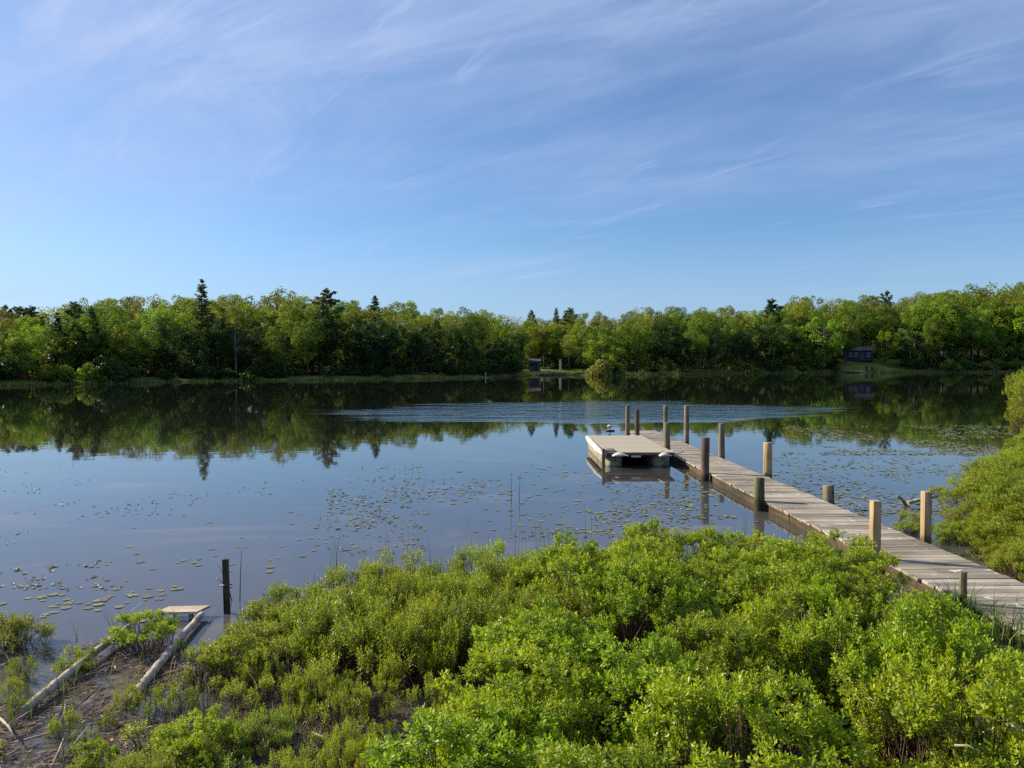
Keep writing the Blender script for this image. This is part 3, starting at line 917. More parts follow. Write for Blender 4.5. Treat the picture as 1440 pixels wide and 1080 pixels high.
# ------------------------------------------------------------------ dock
AX = Vector((-0.031, 1.0, 0)).normalized()          # along the dock
RZD = math.atan2(-AX.x, AX.y)
DECK = 0.17
D0 = Vector((5.30, 5.2, 0))                        # centre line at the near end
DL = 23.0
DW = 1.08
dock = thing('dock', 'long narrow wooden dock of grey planks running out over the lake', 'dock', D0, RZD)


def dk(s, x, z):
    return Vector((x, s, z))


b = MB()
s = 0.0
k = 0
while s < DL:
    wdt = 0.138
    ov = R.uniform(-0.012, 0.012)
    b.box((ov, s + wdt / 2, DECK - 0.018 + R.uniform(-0.003, 0.003)), (DW + R.uniform(-0.02, 0.02), wdt - R.uniform(0.006, 0.013), 0.036), R.uniform(-0.004, 0.004), R.random(), 0.004, (R.uniform(-0.006, 0.006), R.uniform(-0.004, 0.004)))
    s += wdt; k += 1
    if k % 27 == 0: s += 0.02
b.build('deck', M_deck, dock)
for side in (-1, 1):
    b = MB()
    L3 = DL / 6
    for i in range(6):
        b.box((side * (DW / 2 - 0.045 + R.uniform(-0.006, 0.006)), (i + 0.5) * L3, DECK - 0.036 - 0.075), (0.045, L3 - 0.012, 0.145), 0, R.random(), 0.004)
    b.build('stringer', M_fascia, dock)
for i in range(13):
    b = MB(); b.box((0, 0.3 + i * (DL - 0.6) / 12, DECK - 0.036 - 0.07), (DW - 0.15, 0.045, 0.13), 0, R.random()); b.build('crossbeam', M_fascia, dock)

# posts: photo column, along-dock side, top, diameter, kind
IM = (Matrix.Translation(D0) @ Matrix.Rotation(RZD, 4, 'Z')).inverted()


def dock_post(px, py_top, py_base, zb, dia, mat, square=False, lean=(0, 0), label=None, dark_foot=False):
    p = gp(px, py_base, zb)
    top = height_at(py_top, p.y)
    q = IM @ Vector((p.x, p.y, 0))
    # keep the post against the dock's side
    side = -1 if q.x < 0 else 1
    q.x = side * (DW / 2 + dia / 2 + 0.012)
    b = MB()
    r = dia / 2
    if square:
        h = top + 0.8
        b.box((q.x + lean[0] / 2, q.y, top - h / 2), (dia, dia, h), 0.05, 0.5, 0.006, (0, lean[0] / h))
    else:
        zs = [-0.8, 0.0, top * 0.35, top * 0.7, top - 0.02, top - 0.004]
        rr = [r * 1.06, r * 1.04, r * 1.02, r, r * 0.985, r * 0.90]
        lx, ly = lean[0] + R.uniform(-0.015, 0.015), lean[1] + R.uniform(-0.02, 0.02)
        n0 = len(b.v)
        b.tube([(q.x + lx * (z / top), q.y + ly * (z / top), z) for z in zs], rr, 16, 0.5, True, True, 0.035)
        sl_ = R.uniform(-0.10, 0.10), R.uniform(-0.10, 0.10)          # sawn tops are never level
        for i_ in range(n0 + 4 * 16, len(b.v)):
            vx, vy, vz = b.v[i_]
            b.v[i_] = (vx, vy, vz + (vx - q.x) * sl_[0] + (vy - q.y) * sl_[1] + R.uniform(-0.003, 0.003))
    o = b.build('post', mat, dock)
    if label: o['label'] = label
    return o, q, top


P_SPECS = [
    (893.5, 570, 609, DECK, 0.15, M_post, False, (0.0, 0), None),
    (913.5, 575, 616, DECK, 0.15, M_postdark, False, (-0.02, 0), None),
    (936.5, 570, 610, DECK, 0.15, M_post, False, (0.0, 0), None),
    (962, 570, 622, DECK, 0.15, M_post, False, (0, 0), 'tallest round post of the dock'),
    (945, 594, 647, 0.0, 0.155, M_postgreen, False, (-0.04, 0), None),
    (1001.5, 595, 642, DECK, 0.16, M_post, False, (0, 0), None),
    (993.5, 615, 676, 0.0, 0.18, M_postdark, False, (0.0, 0), 'thick dark weathered post'),
    (1063, 622, 668, DECK, 0.185, M_posttan, False, (0, 0), 'pale round post'),
    (1069, 671, 718, 0.0, 0.18, M_postgreen, False, (0, 0), 'short green mossy post'),
    (1151, 682, 703, DECK, 0.19, M_post, False, (0, 0), 'short round stump of a post'),
    (1215.5, 704, 786, DECK, 0.10, M_posttan, True, (0, 0), 'tan square sawn post'),
    (1300, 691, 760, DECK, 0.10, M_posttan, True, (0, 0), 'tan square sawn post on the far side'),
    (1367, 803, 848, DECK, 0.072, M_post, False, (0, 0), 'thin round stump near the shore end'),
]
for a in P_SPECS:
    dock_post(*a)

# small bracket / ladder rail at the far end of the dock
b = MB()
q = IM @ gp(898, 606, DECK)
b.tube([(q.x, q.y, DECK), (q.x, q.y, DECK + 0.32)], 0.018, 6)
b.tube([(q.x, q.y, DECK + 0.13), (q.x + 0.17, q.y, DECK + 0.13)], 0.015, 6)
b.tube([(q.x + 0.17, q.y, DECK + 0.13), (q.x + 0.17, q.y, DECK)], 0.015, 6)
b.build('ladder_rail', M_white, dock)

# ------------------------------------------------------------------ raft
raft = thing('pontoon_raft', 'floating raft with flat beige deck on two white hulls moored beside the dock', 'raft', (3.20, 21.95, 0), rad(0.6))
RD = 0.37
RL, RW = 4.5, 1.66
b = MB()
for k_ in range(4):
    b.box((0, -RL / 2 + (k_ + 0.5) * RL / 4, RD - 0.025), (RW, RL / 4 - 0.010, 0.05), 0, 0.5, 0.008)
dkp = b.build('deck', M_raftdeck, raft)
b = MB()
for (c, sz) in [((0, -RL / 2 - 0.013, RD - 0.035), (RW - 0.02, 0.022, 0.06)), ((0, RL / 2 + 0.013, RD - 0.035), (RW - 0.02, 0.022, 0.06)),
                ((RW / 2 + 0.013, 0, RD - 0.035), (0.022, RL, 0.06)), ((-RW / 2 - 0.013, 0, RD - 0.035), (0.022, RL, 0.06))]:
    b.box(c, sz, 0, 0.5)
b.build('rim', M_brownwood, raft)


def hull(xc, mat):
    b = MB(); rings = []
    n = 14
    for i, (y, s_, zc, up) in enumerate([(-RL / 2 + 0.12, 0.25, 0.18, 0.10), (-RL / 2 + 0.16, 0.62, 0.16, 0.06), (-RL / 2 + 0.30, 0.9, 0.13, 0.02), (-RL / 2 + 0.65, 1.0, 0.10, 0), (0, 1.0, 0.10, 0), (RL / 2 - 0.5, 1.0, 0.10, 0), (RL / 2 - 0.1, 0.9, 0.13, 0.03), (RL / 2 + 0.05, 0.55, 0.16, 0.08)]):
        ring_ = []
        for k in range(n):
            t = 2 * math.pi * k / n
            cx, sz_ = math.cos(t), math.sin(t)
            ex = math.copysign(abs(cx) ** 0.6, cx) * 0.24 * s_
            ez = math.copysign(abs(sz_) ** 0.6, sz_) * 0.24 * (0.6 + 0.4 * s_)
            ring_.append(Vector((xc + ex, y, zc + ez + up * 0.3)))
        rings.append(ring_)
    b.loft(rings)
    return b.build('hull', mat, raft)


hull(-RW / 2 + 0.20, M_cream)
hull(RW / 2 - 0.26, M_cream)
# white nose flaps under the deck's near end
for xc, ww in ((-RW / 2 + 0.30, 0.40), (RW / 2 - 0.24, 0.30)):
    b = MB(); rings = []
    for i in range(9):
        t = i / 8
        x = xc + (t - 0.5) * ww
        th = 0.05 * math.sin(math.pi * min(1, t * 1.15 + 0.02)) + 0.008
        zc = 0.30 + 0.025 * math.sin(math.pi * t)
        ring_ = [Vector((x, -RL / 2 - 0.12 + 0.13 * math.cos(a_), zc + th * math.sin(a_))) for a_ in [2 * math.pi * k / 10 for k in range(10)]]
        rings.append(ring_)
    b.loft(rings)
    b.build('nose_cap', M_white, raft)
# left flank: a thick rolled white edge and its corner post
b = MB()
b.tube([(-RW / 2 - 0.07, -RL / 2 + 0.1, RD - 0.09), (-RW / 2 - 0.09, -RL / 4, RD - 0.07), (-RW / 2 - 0.08, RL / 4, RD - 0.05), (-RW / 2 - 0.05, RL / 2 - 0.1, RD - 0.04)], [0.06, 0.085, 0.085, 0.05], 10, 0.5, True, True, 0.10)
b.build('side_bumper', M_white, raft)
b = MB()
b.box((-RW / 2 - 0.10, -RL / 2 + 0.03, 0.20), (0.07, 0.09, 0.52), 0, 0.5, 0.006)
b.build('corner_post', M_brownwood, raft)
b = MB()
b.box((-RW / 2 + 0.08, -RL / 2 + 0.22, RD + 0.012), (0.30, 0.30, 0.022), 0, 0.5, 0.004)
b.tube([(-RW / 2 - 0.02, -RL / 2 + 0.12, RD + 0.025), (-RW / 2 - 0.02, -RL / 2 + 0.12, RD + 0.07), (-RW / 2 + 0.18, -RL / 2 + 0.12, RD + 0.07), (-RW / 2 + 0.18, -RL / 2 + 0.12, RD + 0.025)], 0.012, 6)
b.build('cleat_plate', M_darkmetal, raft)
for yy in (-RL / 2 + 0.5, 0, RL / 2 - 0.5):
    b = MB(); b.box((0, yy, RD - 0.11), (RW - 0.15, 0.10, 0.11), 0, 0.5); b.build('crossbeam', M_brownwood, raft)
b = MB()
b.box((-0.12, -RL / 2 - 0.032, RD - 0.10), (0.24, 0.012, 0.045), 0, 0.5)
b.build('plate', M_white, raft)

b = MB()
b.tube([(RW / 2 - 0.05, -RL / 2 + 0.15, RD + 0.02), (RW / 2 + 0.10, -RL / 2 + 0.05, RD - 0.03), (RW / 2 + 0.22, -RL / 2 - 0.1, RD + 0.03)], 0.012, 6)
b.build('mooring_rope', M_stick, raft)

# something low and white floating past the raft's far end: a buoy with its arm
p = gp(865, 607, 0.05)
buoy_scale = 0.62
buoy = thing('mooring_buoy', 'small white float with a thin arm on the water behind the raft', 'buoy', (p.x - 0.1, p.y + 0.8, 0))
b = MB()
b.loft([[Vector((0.16 * math.sin(a_) * math.cos(t), 0.14 * math.sin(a_) * math.sin(t), 0.30 - 0.09 * math.cos(a_))) for t in [2 * math.pi * k / 12 for k in range(12)]] for a_ in [0.05, 0.5, 1.0, 1.57, 2.1, 2.6, 3.09]])
b.build('float', M_white, buoy); buoy.scale = (buoy_scale,) * 3
b = MB(); b.tube([(0.1, 0, 0.30), (0.65, 0, 0.31)], [0.02, 0.014], 6); b.build('arm', M_stick, buoy)
b = MB(); b.tube([(0, 0, -0.2), (0, 0, 0.25)], 0.03, 8); b.tube([(-0.25, 0, 0.03), (0.3, 0, 0.03)], 0.05, 8); b.build('base', M_darkmetal, buoy)

# ------------------------------------------------------------------ old rails, board, short post


def log_thing(a, bpt, r, label, seed, z0=0.05, z1=0.07):
    rr = random.Random(seed)
    A = Vector((a.x, a.y, z0)); B = Vector((bpt.x, bpt.y, z1))
    d = B - A
    n = 22
    pts, rs_ = [], []
    for i in range(n):
        t = i / (n - 1)
        pts.append(d * t + Vector((rr.uniform(-1, 1) * 0.004, 0, rr.uniform(-1, 1) * 0.004 + 0.015 * math.sin(t * 3.1))))
        rs_.append(r * (1 + rr.uniform(-0.07, 0.07)) * (1.05 - 0.15 * t))
    b = MB(); b.tube(pts, rs_, 12, 0.5, True, True, 0.05)
    t = thing('log', label, 'log', A)
    b.build('bark', M_log, t)
    b = MB()
    for k in range(5):
        q = pts[rr.randint(2, n - 3)]
        an = rr.uniform(0.3, 2.8)
        dd = Vector((math.cos(an), 0.1, abs(math.sin(an))))
        b.tube([q + dd * r * 0.8, q + dd * r * 1.25], [0.016, 0.010], 7)
    b.build('branch_stub', M_log, t)
    return t


log_thing(gp(33, 1000, 0.05), gp(187, 880, 0.05), 0.032, 'longer pale log rail lying from the mud out into the water', 3)
log_thing(gp(180, 985, 0.04), gp(283, 866, 0.04), 0.036, 'shorter pale log rail ending at the pale board', 4, 0.02, 0.05)
bp_ = gp(254, 859, 0.07)
b = MB()
b.add([(-0.24, -0.07, 0.012), (0.20, -0.09, 0.012), (0.27, 0.10, 0.012), (-0.16, 0.10, 0.012), (-0.24, -0.07, -0.012), (0.20, -0.09, -0.012), (0.27, 0.10, -0.012), (-0.16, 0.10, -0.012)],
      [(0, 1, 2, 3), (7, 6, 5, 4), (0, 4, 5, 1), (1, 5, 6, 2), (2, 6, 7, 3), (3, 7, 4, 0)])
bo = b.build('board', M_board)
bo.location = (bp_.x, bp_.y, 0.075); bo.rotation_euler = (0.03, -0.03, 0)
tag(bo, 'pale flat board lying across the ends of the two log rails', 'board')
b = MB()
for k in range(3):
    b.tube([(-0.2 + k * 0.16, -0.03, -0.4), (-0.2 + k * 0.16, -0.03, -0.02)], 0.025, 7)
so_ = b.build('support', M_stick, bo)
sp_ = gp(319, 862, 0.0)
sp_top = height_at(786, sp_.y)
stake = thing('stake', 'dark short wooden stake standing at the edge of the low thicket', 'post', (sp_.x, sp_.y, 0))
b = MB()
b.box((0, 0, sp_top / 2 - 0.15), (0.062, 0.05, sp_top + 0.3), 0.2, 0.5, 0.006, (0, -0.02))
b.build('shaft', M_postdark, stake)
b = MB(); b.tube([(-0.06, -0.03, sp_top * 0.52), (0.07, -0.035, sp_top * 0.54)], 0.009, 6)
b.tube([(0.0, -0.03, sp_top * 0.53), (-0.11, 0.0, sp_top * 0.66)], 0.004, 5)
b.build('peg', M_darkmetal, stake)

# sticks, each its own thing
for i, (x0_, y0_, x1_, y1_, z0_, z1_, r_, lab) in enumerate([
        (35, 1040, 95, 1028, 0.03, 0.05, 0.008, 'thin grey stick lying on the mud below the longer rail'),
        (70, 1085, 92, 1032, 0.03, 0.06, 0.009, 'bent grey stick pointing down the mud'),
        (0, 1010, 22, 1040, 0.03, 0.07, 0.010, 'reddish curved twig at the left-hand edge of the mud'),
        (85, 1020, 92, 990, 0.02, 0.12, 0.007, 'short twig propped up in the puddle by the rail'),
        (1377, 1010, 1388, 955, 0.9, 1.2, 0.006, 'dry upright twig poking from the lush thicket in the corner'),
        (1412, 1018, 1445, 1032, 0.75, 0.75, 0.010, 'pale bare branch lying at the right-hand edge below the upright twig'),
        (1342, 1048, 1375, 1056, 0.8, 0.8, 0.006, 'short pale twig among the corner leaves'),
        (560, 930, 600, 945, 0.2, 0.2, 0.006, 'dead brown twig over the dark bog pool'),
        (440, 1030, 470, 1050, 0.15, 0.15, 0.006, 'pale twig lying among the thin bog shrubs')]):
    A = gp(x0_, y0_, z0_); B = gp(x1_, y1_, z1_)
    if 'dry upright' in lab:
        A = gp(x0_, y0_, 0.75); B = Vector((A.x + 0.03, A.y - 0.02, A.z + 0.22)); A.z -= 0.5
    mid = (A + B) / 2 + Vector((0.01, 0, 0.012))
    b = MB(); b.tube([Vector((0, 0, 0)), mid - A, B - A], [r_, r_ * 0.85, r_ * 0.5], 7)
    o = b.build('stick', M_stick); o.location = A
    tag(o, lab, 'stick')
# driftwood in the reeds past the dock
A = gp(1275, 708, 0.05); B = gp(1262, 697, 0.28)
b = MB(); b.tube([Vector((0, 0, -0.05)), (B - A) * 0.5, B - A], [0.03, 0.028, 0.016], 8)
b.tube([Vector((0.02, 0, 0.02)), Vector((0.5, 0.15, 0.08)), Vector((0.85, 0.25, 0.12))], [0.035, 0.03, 0.02], 8)
o = b.build('driftwood', M_stick); o.location = A
tag(o, 'pale driftwood branch sticking out of the weeds beyond the dock', 'branch')

# litter on the mud
rng = np.random.default_rng(77)
n = 26000
xx = rng.uniform(-5.0, 0.0, n); yy = rng.uniform(3.8, 7.4, n)
keep = (poly_sd(POLY_MUD, xx, yy) > 0.0) & (vnoise(xx, yy, 2.2, 9) * 0.65 + vnoise(xx, yy, 6.0, 12) * 0.35 > 0.44)
xx, yy = xx[keep], yy[keep]; n = len(xx)
zz_ = np.maximum(ground_z(xx, yy), 0.0) + 0.003 + rng.random(n) ** 2 * 0.02
an = rng.normal(0.6, 0.75, n)
ax_ = unit(np.stack([np.cos(an), np.sin(an), rng.normal(0, 0.18, n)], 1))
sd_ = unit(np.cross(ax_, np.array([[0, 0, 1.0]])) + rng.normal(size=(n, 3)) * 0.25)
ll = np.where(rng.random(n) < 0.62, 0.06 + rng.random(n) ** 2 * 0.30, rng.uniform(0.03, 0.08, n))
wd_ = np.where(ll > 0.08, rng.uniform(0.004, 0.011, n), ll * rng.uniform(0.15, 0.32, n))
V, f = kites(np.stack([xx, yy, zz_], 1), ax_, sd_, ll, wd_, 0.2)
lit = link_mesh('litter', mesh_np('litter', V, f, M_debris, rng.random(n)))
tag(lit, 'brown dead leaves and stems strewn over the wet mud', 'litter', kind='stuff')
# dead brown stems standing in the bog between the shrubs
n = 4500
xx = rng.uniform(-3.4, 0.6, n); yy = rng.uniform(3.4, 8.4, n)
keep = (poly_sd(POLY_MAIN, xx, yy) > 0.1) & (vnoise(xx, yy, 1.8, 19) > 0.4)
xx, yy = xx[keep], yy[keep]
V, f, var = blades([(x, y, 0.0, h, lx, ly, 0.006) for x, y, h, lx, ly in zip(xx, yy, rng.uniform(0.08, 0.24, len(xx)), rng.normal(0, 0.1, len(xx)), rng.normal(0, 0.1, len(xx)))], 31)
ds = link_mesh('dead_stems', mesh_np('dead_stems', V, f, M_debris, var))
tag(ds, 'dead brown stems and sedge among the bog shrubs', 'dead stems', kind='stuff')
n = 1500
xx = rng.uniform(-4.6, 0.3, n); yy = rng.uniform(3.6, 8.0, n)
keep = (np.maximum(poly_sd(POLY_MAIN, xx, yy), poly_sd(POLY_MUD, xx, yy)) > 0.1) & (vnoise(xx, yy, 1.3, 29) > 0.52)
xx, yy = xx[keep], yy[keep]
V, f, var = blades([(x, y, -0.02, h, lx, ly, 0.010) for x, y, h, lx, ly in zip(xx, yy, rng.uniform(0.12, 0.38, len(xx)), rng.normal(0, 0.10, len(xx)), rng.normal(0, 0.10, len(xx)))], 37)
bgz = link_mesh('sedge', mesh_np('sedge', V, f, M_grass, var))
tag(bgz, 'loose yellow-green sedge blades in the bog', 'sedge', kind='stuff')
# ------------------------------------------------------------------ lily pads


def pad_mesh(seed):
    rr = random.Random(seed)
    n = 14
    notch = rr.uniform(0.2, 0.4)
    vs = [(0, 0, 0.004)]
    for k in range(n):
        t = notch + (2 * math.pi - 2 * notch) * k / (n - 1)
        r = 1 + rr.uniform(-0.05, 0.05)
        vs.append((math.cos(t) * r, math.sin(t) * r * 0.88, 0.004 + max(0, rr.uniform(-0.02, 0.05))))
    fs = [(0, k, k + 1) for k in range(1, n)]
    me = mesh_np('lily_pad', vs, fs, M_pad, np.full(len(fs), rr.random() if rr.random() < 0.25 else rr.uniform(0.25, 0.8)))
    return me


PADS = [pad_mesh(i) for i in range(12)]
PATCHES = [  # photo patch centre, spread, count, pad size, label, group
    (115, 852, 48, 10, 34, 0.070, 'pale lily pad in the cluster nearest the old log rails', 'pads near the log rails'),
    (185, 838, 45, 8, 12, 0.075, 'pale lily pad floating between the log rails and open water', 'pads off the log rails'),
    (270, 790, 70, 30, 22, 0.07, 'lily pad scattered in open water beyond the dark stake', 'pads beyond the stake'),
    (420, 760, 60, 25, 26, 0.07, 'lily pad scattered in open water left of the thicket tip', 'pads off the thicket tip'),
    (620, 700, 42, 10, 34, 0.085, 'yellowish lily pad in the raft of pads left of the lone stalk', 'pads left of the stalk'),
    (722, 700, 25, 5, 16, 0.085, 'yellowish lily pad around the foot of the lone stalk', 'pads at the stalk'),
    (745, 665, 40, 5, 16, 0.10, 'lily pad in the long strip beyond the lone stalk', 'pads beyond the stalk'),
    (820, 680, 45, 12, 30, 0.09, 'lily pad in open water in front of the raft', 'pads in front of the raft'),
    (770, 735, 60, 14, 46, 0.075, 'yellow-green lily pad crowding the front edge of the thicket', 'pads by the thicket edge'),
    (900, 715, 50, 12, 34, 0.08, 'yellow-green lily pad between the thicket and the raft', 'pads between thicket and raft'),
    (1010, 725, 40, 10, 10, 0.08, 'lily pad in the shade beside the mossy post', 'pads beside the mossy post'),
    (1230, 665, 70, 16, 14, 0.09, 'lily pad in the weedy water beyond the dock', 'pads beyond the dock'),
]
rp = random.Random(5)
for (px, py, sx, sy, cnt, size, lab, grp) in PATCHES:
    for i in range(cnt):
        x = rp.gauss(px, sx); y = rp.gauss(py, sy)
        p = gp(x, max(y, 600))
        if poly_sd(POLY_MAIN, np.array([p.x]), np.array([p.y]))[0] > -0.1: continue
        q = IM @ p
        if abs(q.x) < DW / 2 + 0.15 and q.y > 0: continue
        o = link_mesh('lily_pad', rp.choice(PADS))
        s_ = size * rp.uniform(0.32, 0.85)
        o.location = (p.x, p.y, 0.004 + rp.uniform(0, 0.004)); o.scale = (s_, s_, s_ * 0.6)
        o.rotation_euler = (0, 0, rp.uniform(0, 6.28))
        tag(o, lab, 'lily pad', grp)
# the many more that read as a mass
vs, fs, va = [], [], []
tmpl = [(math.cos(2 * math.pi * k / 9), math.sin(2 * math.pi * k / 9)) for k in range(9)]


def mass_pad(x, y, r, val):
    b0 = len(vs)
    a_ = rp.uniform(0, 6.28)
    for cx_, sy_ in tmpl[:8]:
        vs.append((x + r * (cx_ * math.cos(a_) - 0.85 * sy_ * math.sin(a_)), y + r * (cx_ * math.sin(a_) + 0.85 * sy_ * math.cos(a_)), 0.004 + rp.uniform(0, 0.012)))
    fs.append([b0, b0 + 1, b0 + 2, b0 + 3]); fs.append([b0, b0 + 3, b0 + 4, b0 + 7]); fs.append([b0 + 4, b0 + 5, b0 + 6, b0 + 7])
    va.extend([val] * 3)


def mass_patch(x0_, x1_, y0_, y1_, cnt, size, thr, seed, sq=1.0):
    k = 0
    tries = 0
    while k < cnt and tries < cnt * 20:
        tries += 1
        px = rp.uniform(x0_, x1_); py = rp.uniform(y0_, y1_)
        p = gp(px, py)
        if vnoise(np.array([p.x + 50]), np.array([p.y * 0.7 + 50]), 0.55, seed)[0] * 0.65 + vnoise(np.array([p.x + 9]), np.array([p.y + 5]), 1.7, seed + 1)[0] * 0.35 < thr: continue
        q = IM @ p
        if abs(q.x) < DW / 2 + 0.15 and q.y > 0 and q.y < DL: continue
        if 1.9 < p.x < 4.3 and 19 < p.y < 24.3: continue
        if max(poly_sd(POLY_BANK, np.array([p.x]), np.array([p.y]))[0], poly_sd(POLY_MAIN, np.array([p.x]), np.array([p.y]))[0]) > 0: continue
        mass_pad(p.x, p.y, size * rp.uniform(0.4, 1.25), rp.uniform(0.15, 0.75) if rp.random() < 0.85 else rp.random())
        k += 1


mass_patch(1100, 1425, 598, 640, 2000, 0.055, 0.40, 3)
mass_patch(1080, 1400, 640, 725, 950, 0.050, 0.46, 5)
mass_patch(460, 970, 645, 755, 900, 0.036, 0.59, 7)
mass_patch(0, 600, 650, 830, 420, 0.028, 0.60, 9)
mass_patch(960, 1070, 650, 730, 90, 0.055, 0.45, 11)
lm = link_mesh('lily_pads', mesh_np('lily_pads', vs, fs, M_pad, va))
tag(lm, 'scattered small lily pads and floating leaves over the shallows', 'lily pads', kind='stuff')

# ------------------------------------------------------------------ far trees


def clumps(centers, radii, per, size, rng, squash=0.8, up=0.25):
    """leaf clumps in the shell of each blob"""
    cs, ns_ = [], []
    n = len(centers)
    bi = np.repeat(np.arange(n), per)
    d = rand_dirs(len(bi), rng)
    d[:, 2] += up; d = unit(d)
    rr = radii[bi] * rng.uniform(0.45, 1.08, len(bi)) ** 0.6
    c = centers[bi] + d * rr[:, None] * np.array([[1, 1, squash]])
    nrm = unit(d + rng.normal(size=d.shape) * 0.55)
    ax = unit(np.cross(nrm, rand_dirs(len(bi), rng)))
    sd = np.cross(nrm, ax)
    s = size * rng.uniform(0.5, 1.35, len(bi))
    v, f = kites(c - ax * (s * 0.5)[:, None], ax, sd, s, s * rng.uniform(0.55, 0.95, len(bi)), 0.12)
    var = np.clip(0.5 + 0.28 * rng.normal(size=n)[bi] * 0.6 + rng.normal(size=len(bi)) * 0.16, 0, 1)
    return v, f, var


def broadleaf(name, seed, base=0.22, wide=0.26, nb=62, per=190, size=0.020, gappy=0.0):
    """unit-height tree"""
    rng = np.random.default_rng(seed)
    d = rand_dirs(nb, rng)
    q = rng.uniform(0.25, 1.0, nb) ** 0.45
    zc = (1 + base) / 2
    hz = (1 - base) / 2
    c = np.stack([d[:, 0] * wide * q, d[:, 1] * wide * q, zc + d[:, 2] * hz * 0.88 * q], 1)
    # narrower at the top, fuller in the middle
    t = (c[:, 2] - base) / (1 - base)
    wf_ = 0.70 + 0.55 * np.sin(np.clip(t, 0, 1) * math.pi * 0.9)
    c[:, :2] *= wf_[:, None]
    c[:, :2] += rng.normal(size=(nb, 2)) * 0.02
    radii = rng.uniform(0.05, 0.105, nb)
    per_ = (per * (radii / 0.085) ** 2 * (1 - gappy)).astype(int)
    v, f, var = clumps(c, radii, per_, size, rng)
    cr = mesh_np(name + '_crown', v, f, M_crown, var)
    b = MB()
    R.seed(seed)
    lean = rng.normal() * 0.02
    b.tube([(0, 0, -0.03), (lean * 0.3, 0, 0.2), (lean, 0.01, 0.45), (lean * 1.2, 0, 0.8)], [0.017, 0.013, 0.010, 0.004], 8)
    ids = rng.choice(nb, min(nb, 12), replace=False)
    for i in ids:
        z0_ = max(0.12, min(c[i, 2] - 0.12, 0.62))
        s0 = Vector((lean * z0_, 0, z0_))
        e = Vector(c[i])
        b.tube([s0, (s0 + e) / 2 + Vector((0, 0, -0.015)), e], [0.007, 0.005, 0.002], 5)
    tr = b.mesh(name + '_trunk', M_bark)
    return cr, tr


def spruce(name, seed, wide=0.17, n=15000, size=0.018, base=0.06):
    rng = np.random.default_rng(seed)
    b = MB()
    b.tube([(0, 0, -0.03), (0, 0, 0.5), (0, 0, 0.99)], [0.014, 0.008, 0.001], 7)
    C, A = [], []
    lv = 46
    for i in range(lv):
        t_ = (i + rng.uniform(-0.3, 0.3)) / (lv - 1)
        t_ = min(max(t_, 0), 1)
        z = base + (0.99 - base) * t_
        rr = wide * (1 - t_) ** 0.85 * rng.uniform(0.7, 1.15) + 0.003
        nbr = 8
        for k in range(nbr):
            a_ = rng.random() * 6.28
            r_ = rr * rng.uniform(0.6, 1.15)
            tip = np.array([math.cos(a_) * r_, math.sin(a_) * r_, z - r_ * 0.18 + 0.012])
            m_ = max(4, int(n / lv / nbr * (0.35 + 1.3 * (1 - t_))))
            t = rng.random(m_) ** 0.7
            st = np.array([0, 0, z])
            pts = st + (tip - st) * t[:, None] + rng.normal(size=(m_, 3)) * np.array([[0.004, 0.004, 0.004]]) * (0.4 + rr / wide)
            C.append(pts); A.append(np.repeat((tip - st)[None] / max(r_, 1e-3), m_, 0))
            if i < lv * 0.8 and k < 3:
                b.tube([tuple(st), tuple(tip)], [0.004, 0.001], 4, cap=False)
    C = np.concatenate(C); A = unit(np.concatenate(A) + rng.normal(size=C.shape) * 0.5)
    sd = unit(np.cross(A, rand_dirs(len(C), rng)))
    s = size * rng.uniform(0.6, 1.3, len(C))
    v, f = kites(C, A, sd, s, s * 0.38, 0.1)
    return mesh_np(name + '_crown', v, f, M_crown, np.clip(rng.normal(0.5, 0.18, len(C)), 0, 1)), b.mesh(name + '_trunk', M_bark)


def pine(name, seed, wide=0.22, base=0.30):
    """white pine: separate flat plumes on long limbs"""
    rng = np.random.default_rng(seed)
    b = MB()
    b.tube([(0, 0, -0.03), (0.005, 0, 0.5), (0, 0, 0.97)], [0.016, 0.010, 0.002], 8)
    cen, rad_ = [], []
    nl = 44
    for i in range(nl):
        t = (i + rng.uniform(-0.4, 0.4)) / nl
        t = min(max(t, 0), 1) ** 0.9
        z = base + (0.96 - base) * t
        a_ = i * 2.4 + rng.normal() * 0.5
        r_ = wide * (0.20 + 0.85 * math.sin(min(1, (1 - t) * 1.05 + 0.05) * math.pi * 0.55)) * rng.uniform(0.5, 1.1)
        e = (math.cos(a_) * r_, math.sin(a_) * r_, z + 0.045 * (0.3 + r_ / wide))
        b.tube([(0, 0, z - 0.03), (e[0] * 0.6, e[1] * 0.6, z - 0.005), e], [0.006, 0.004, 0.001], 5, cap=False)
        for q in (0.45, 0.7, 0.9, 1.08):
            cen.append((e[0] * q + rng.normal() * 0.008, e[1] * q + rng.normal() * 0.008, z + (e[2] - z) * q + rng.normal() * 0.006)); rad_.append(0.034 * rng.uniform(0.6, 1.3) * (0.5 + 0.5 * min(1, (1 - t) * 3 + 0.2)))
    for q in range(5):
        cen.append((rng.normal() * 0.012, rng.normal() * 0.012, 0.93 + 0.014 * q)); rad_.append(0.018)
    cen = np.array(cen); rad_ = np.array(rad_)
    v, f, var = clumps(cen, rad_, (60 * (rad_ / 0.034) ** 2).astype(int) + 6, 0.017, rng, 0.42, 0.4)
    return mesh_np(name + '_crown', v, f, M_crown, var), b.mesh(name + '_trunk', M_bark)


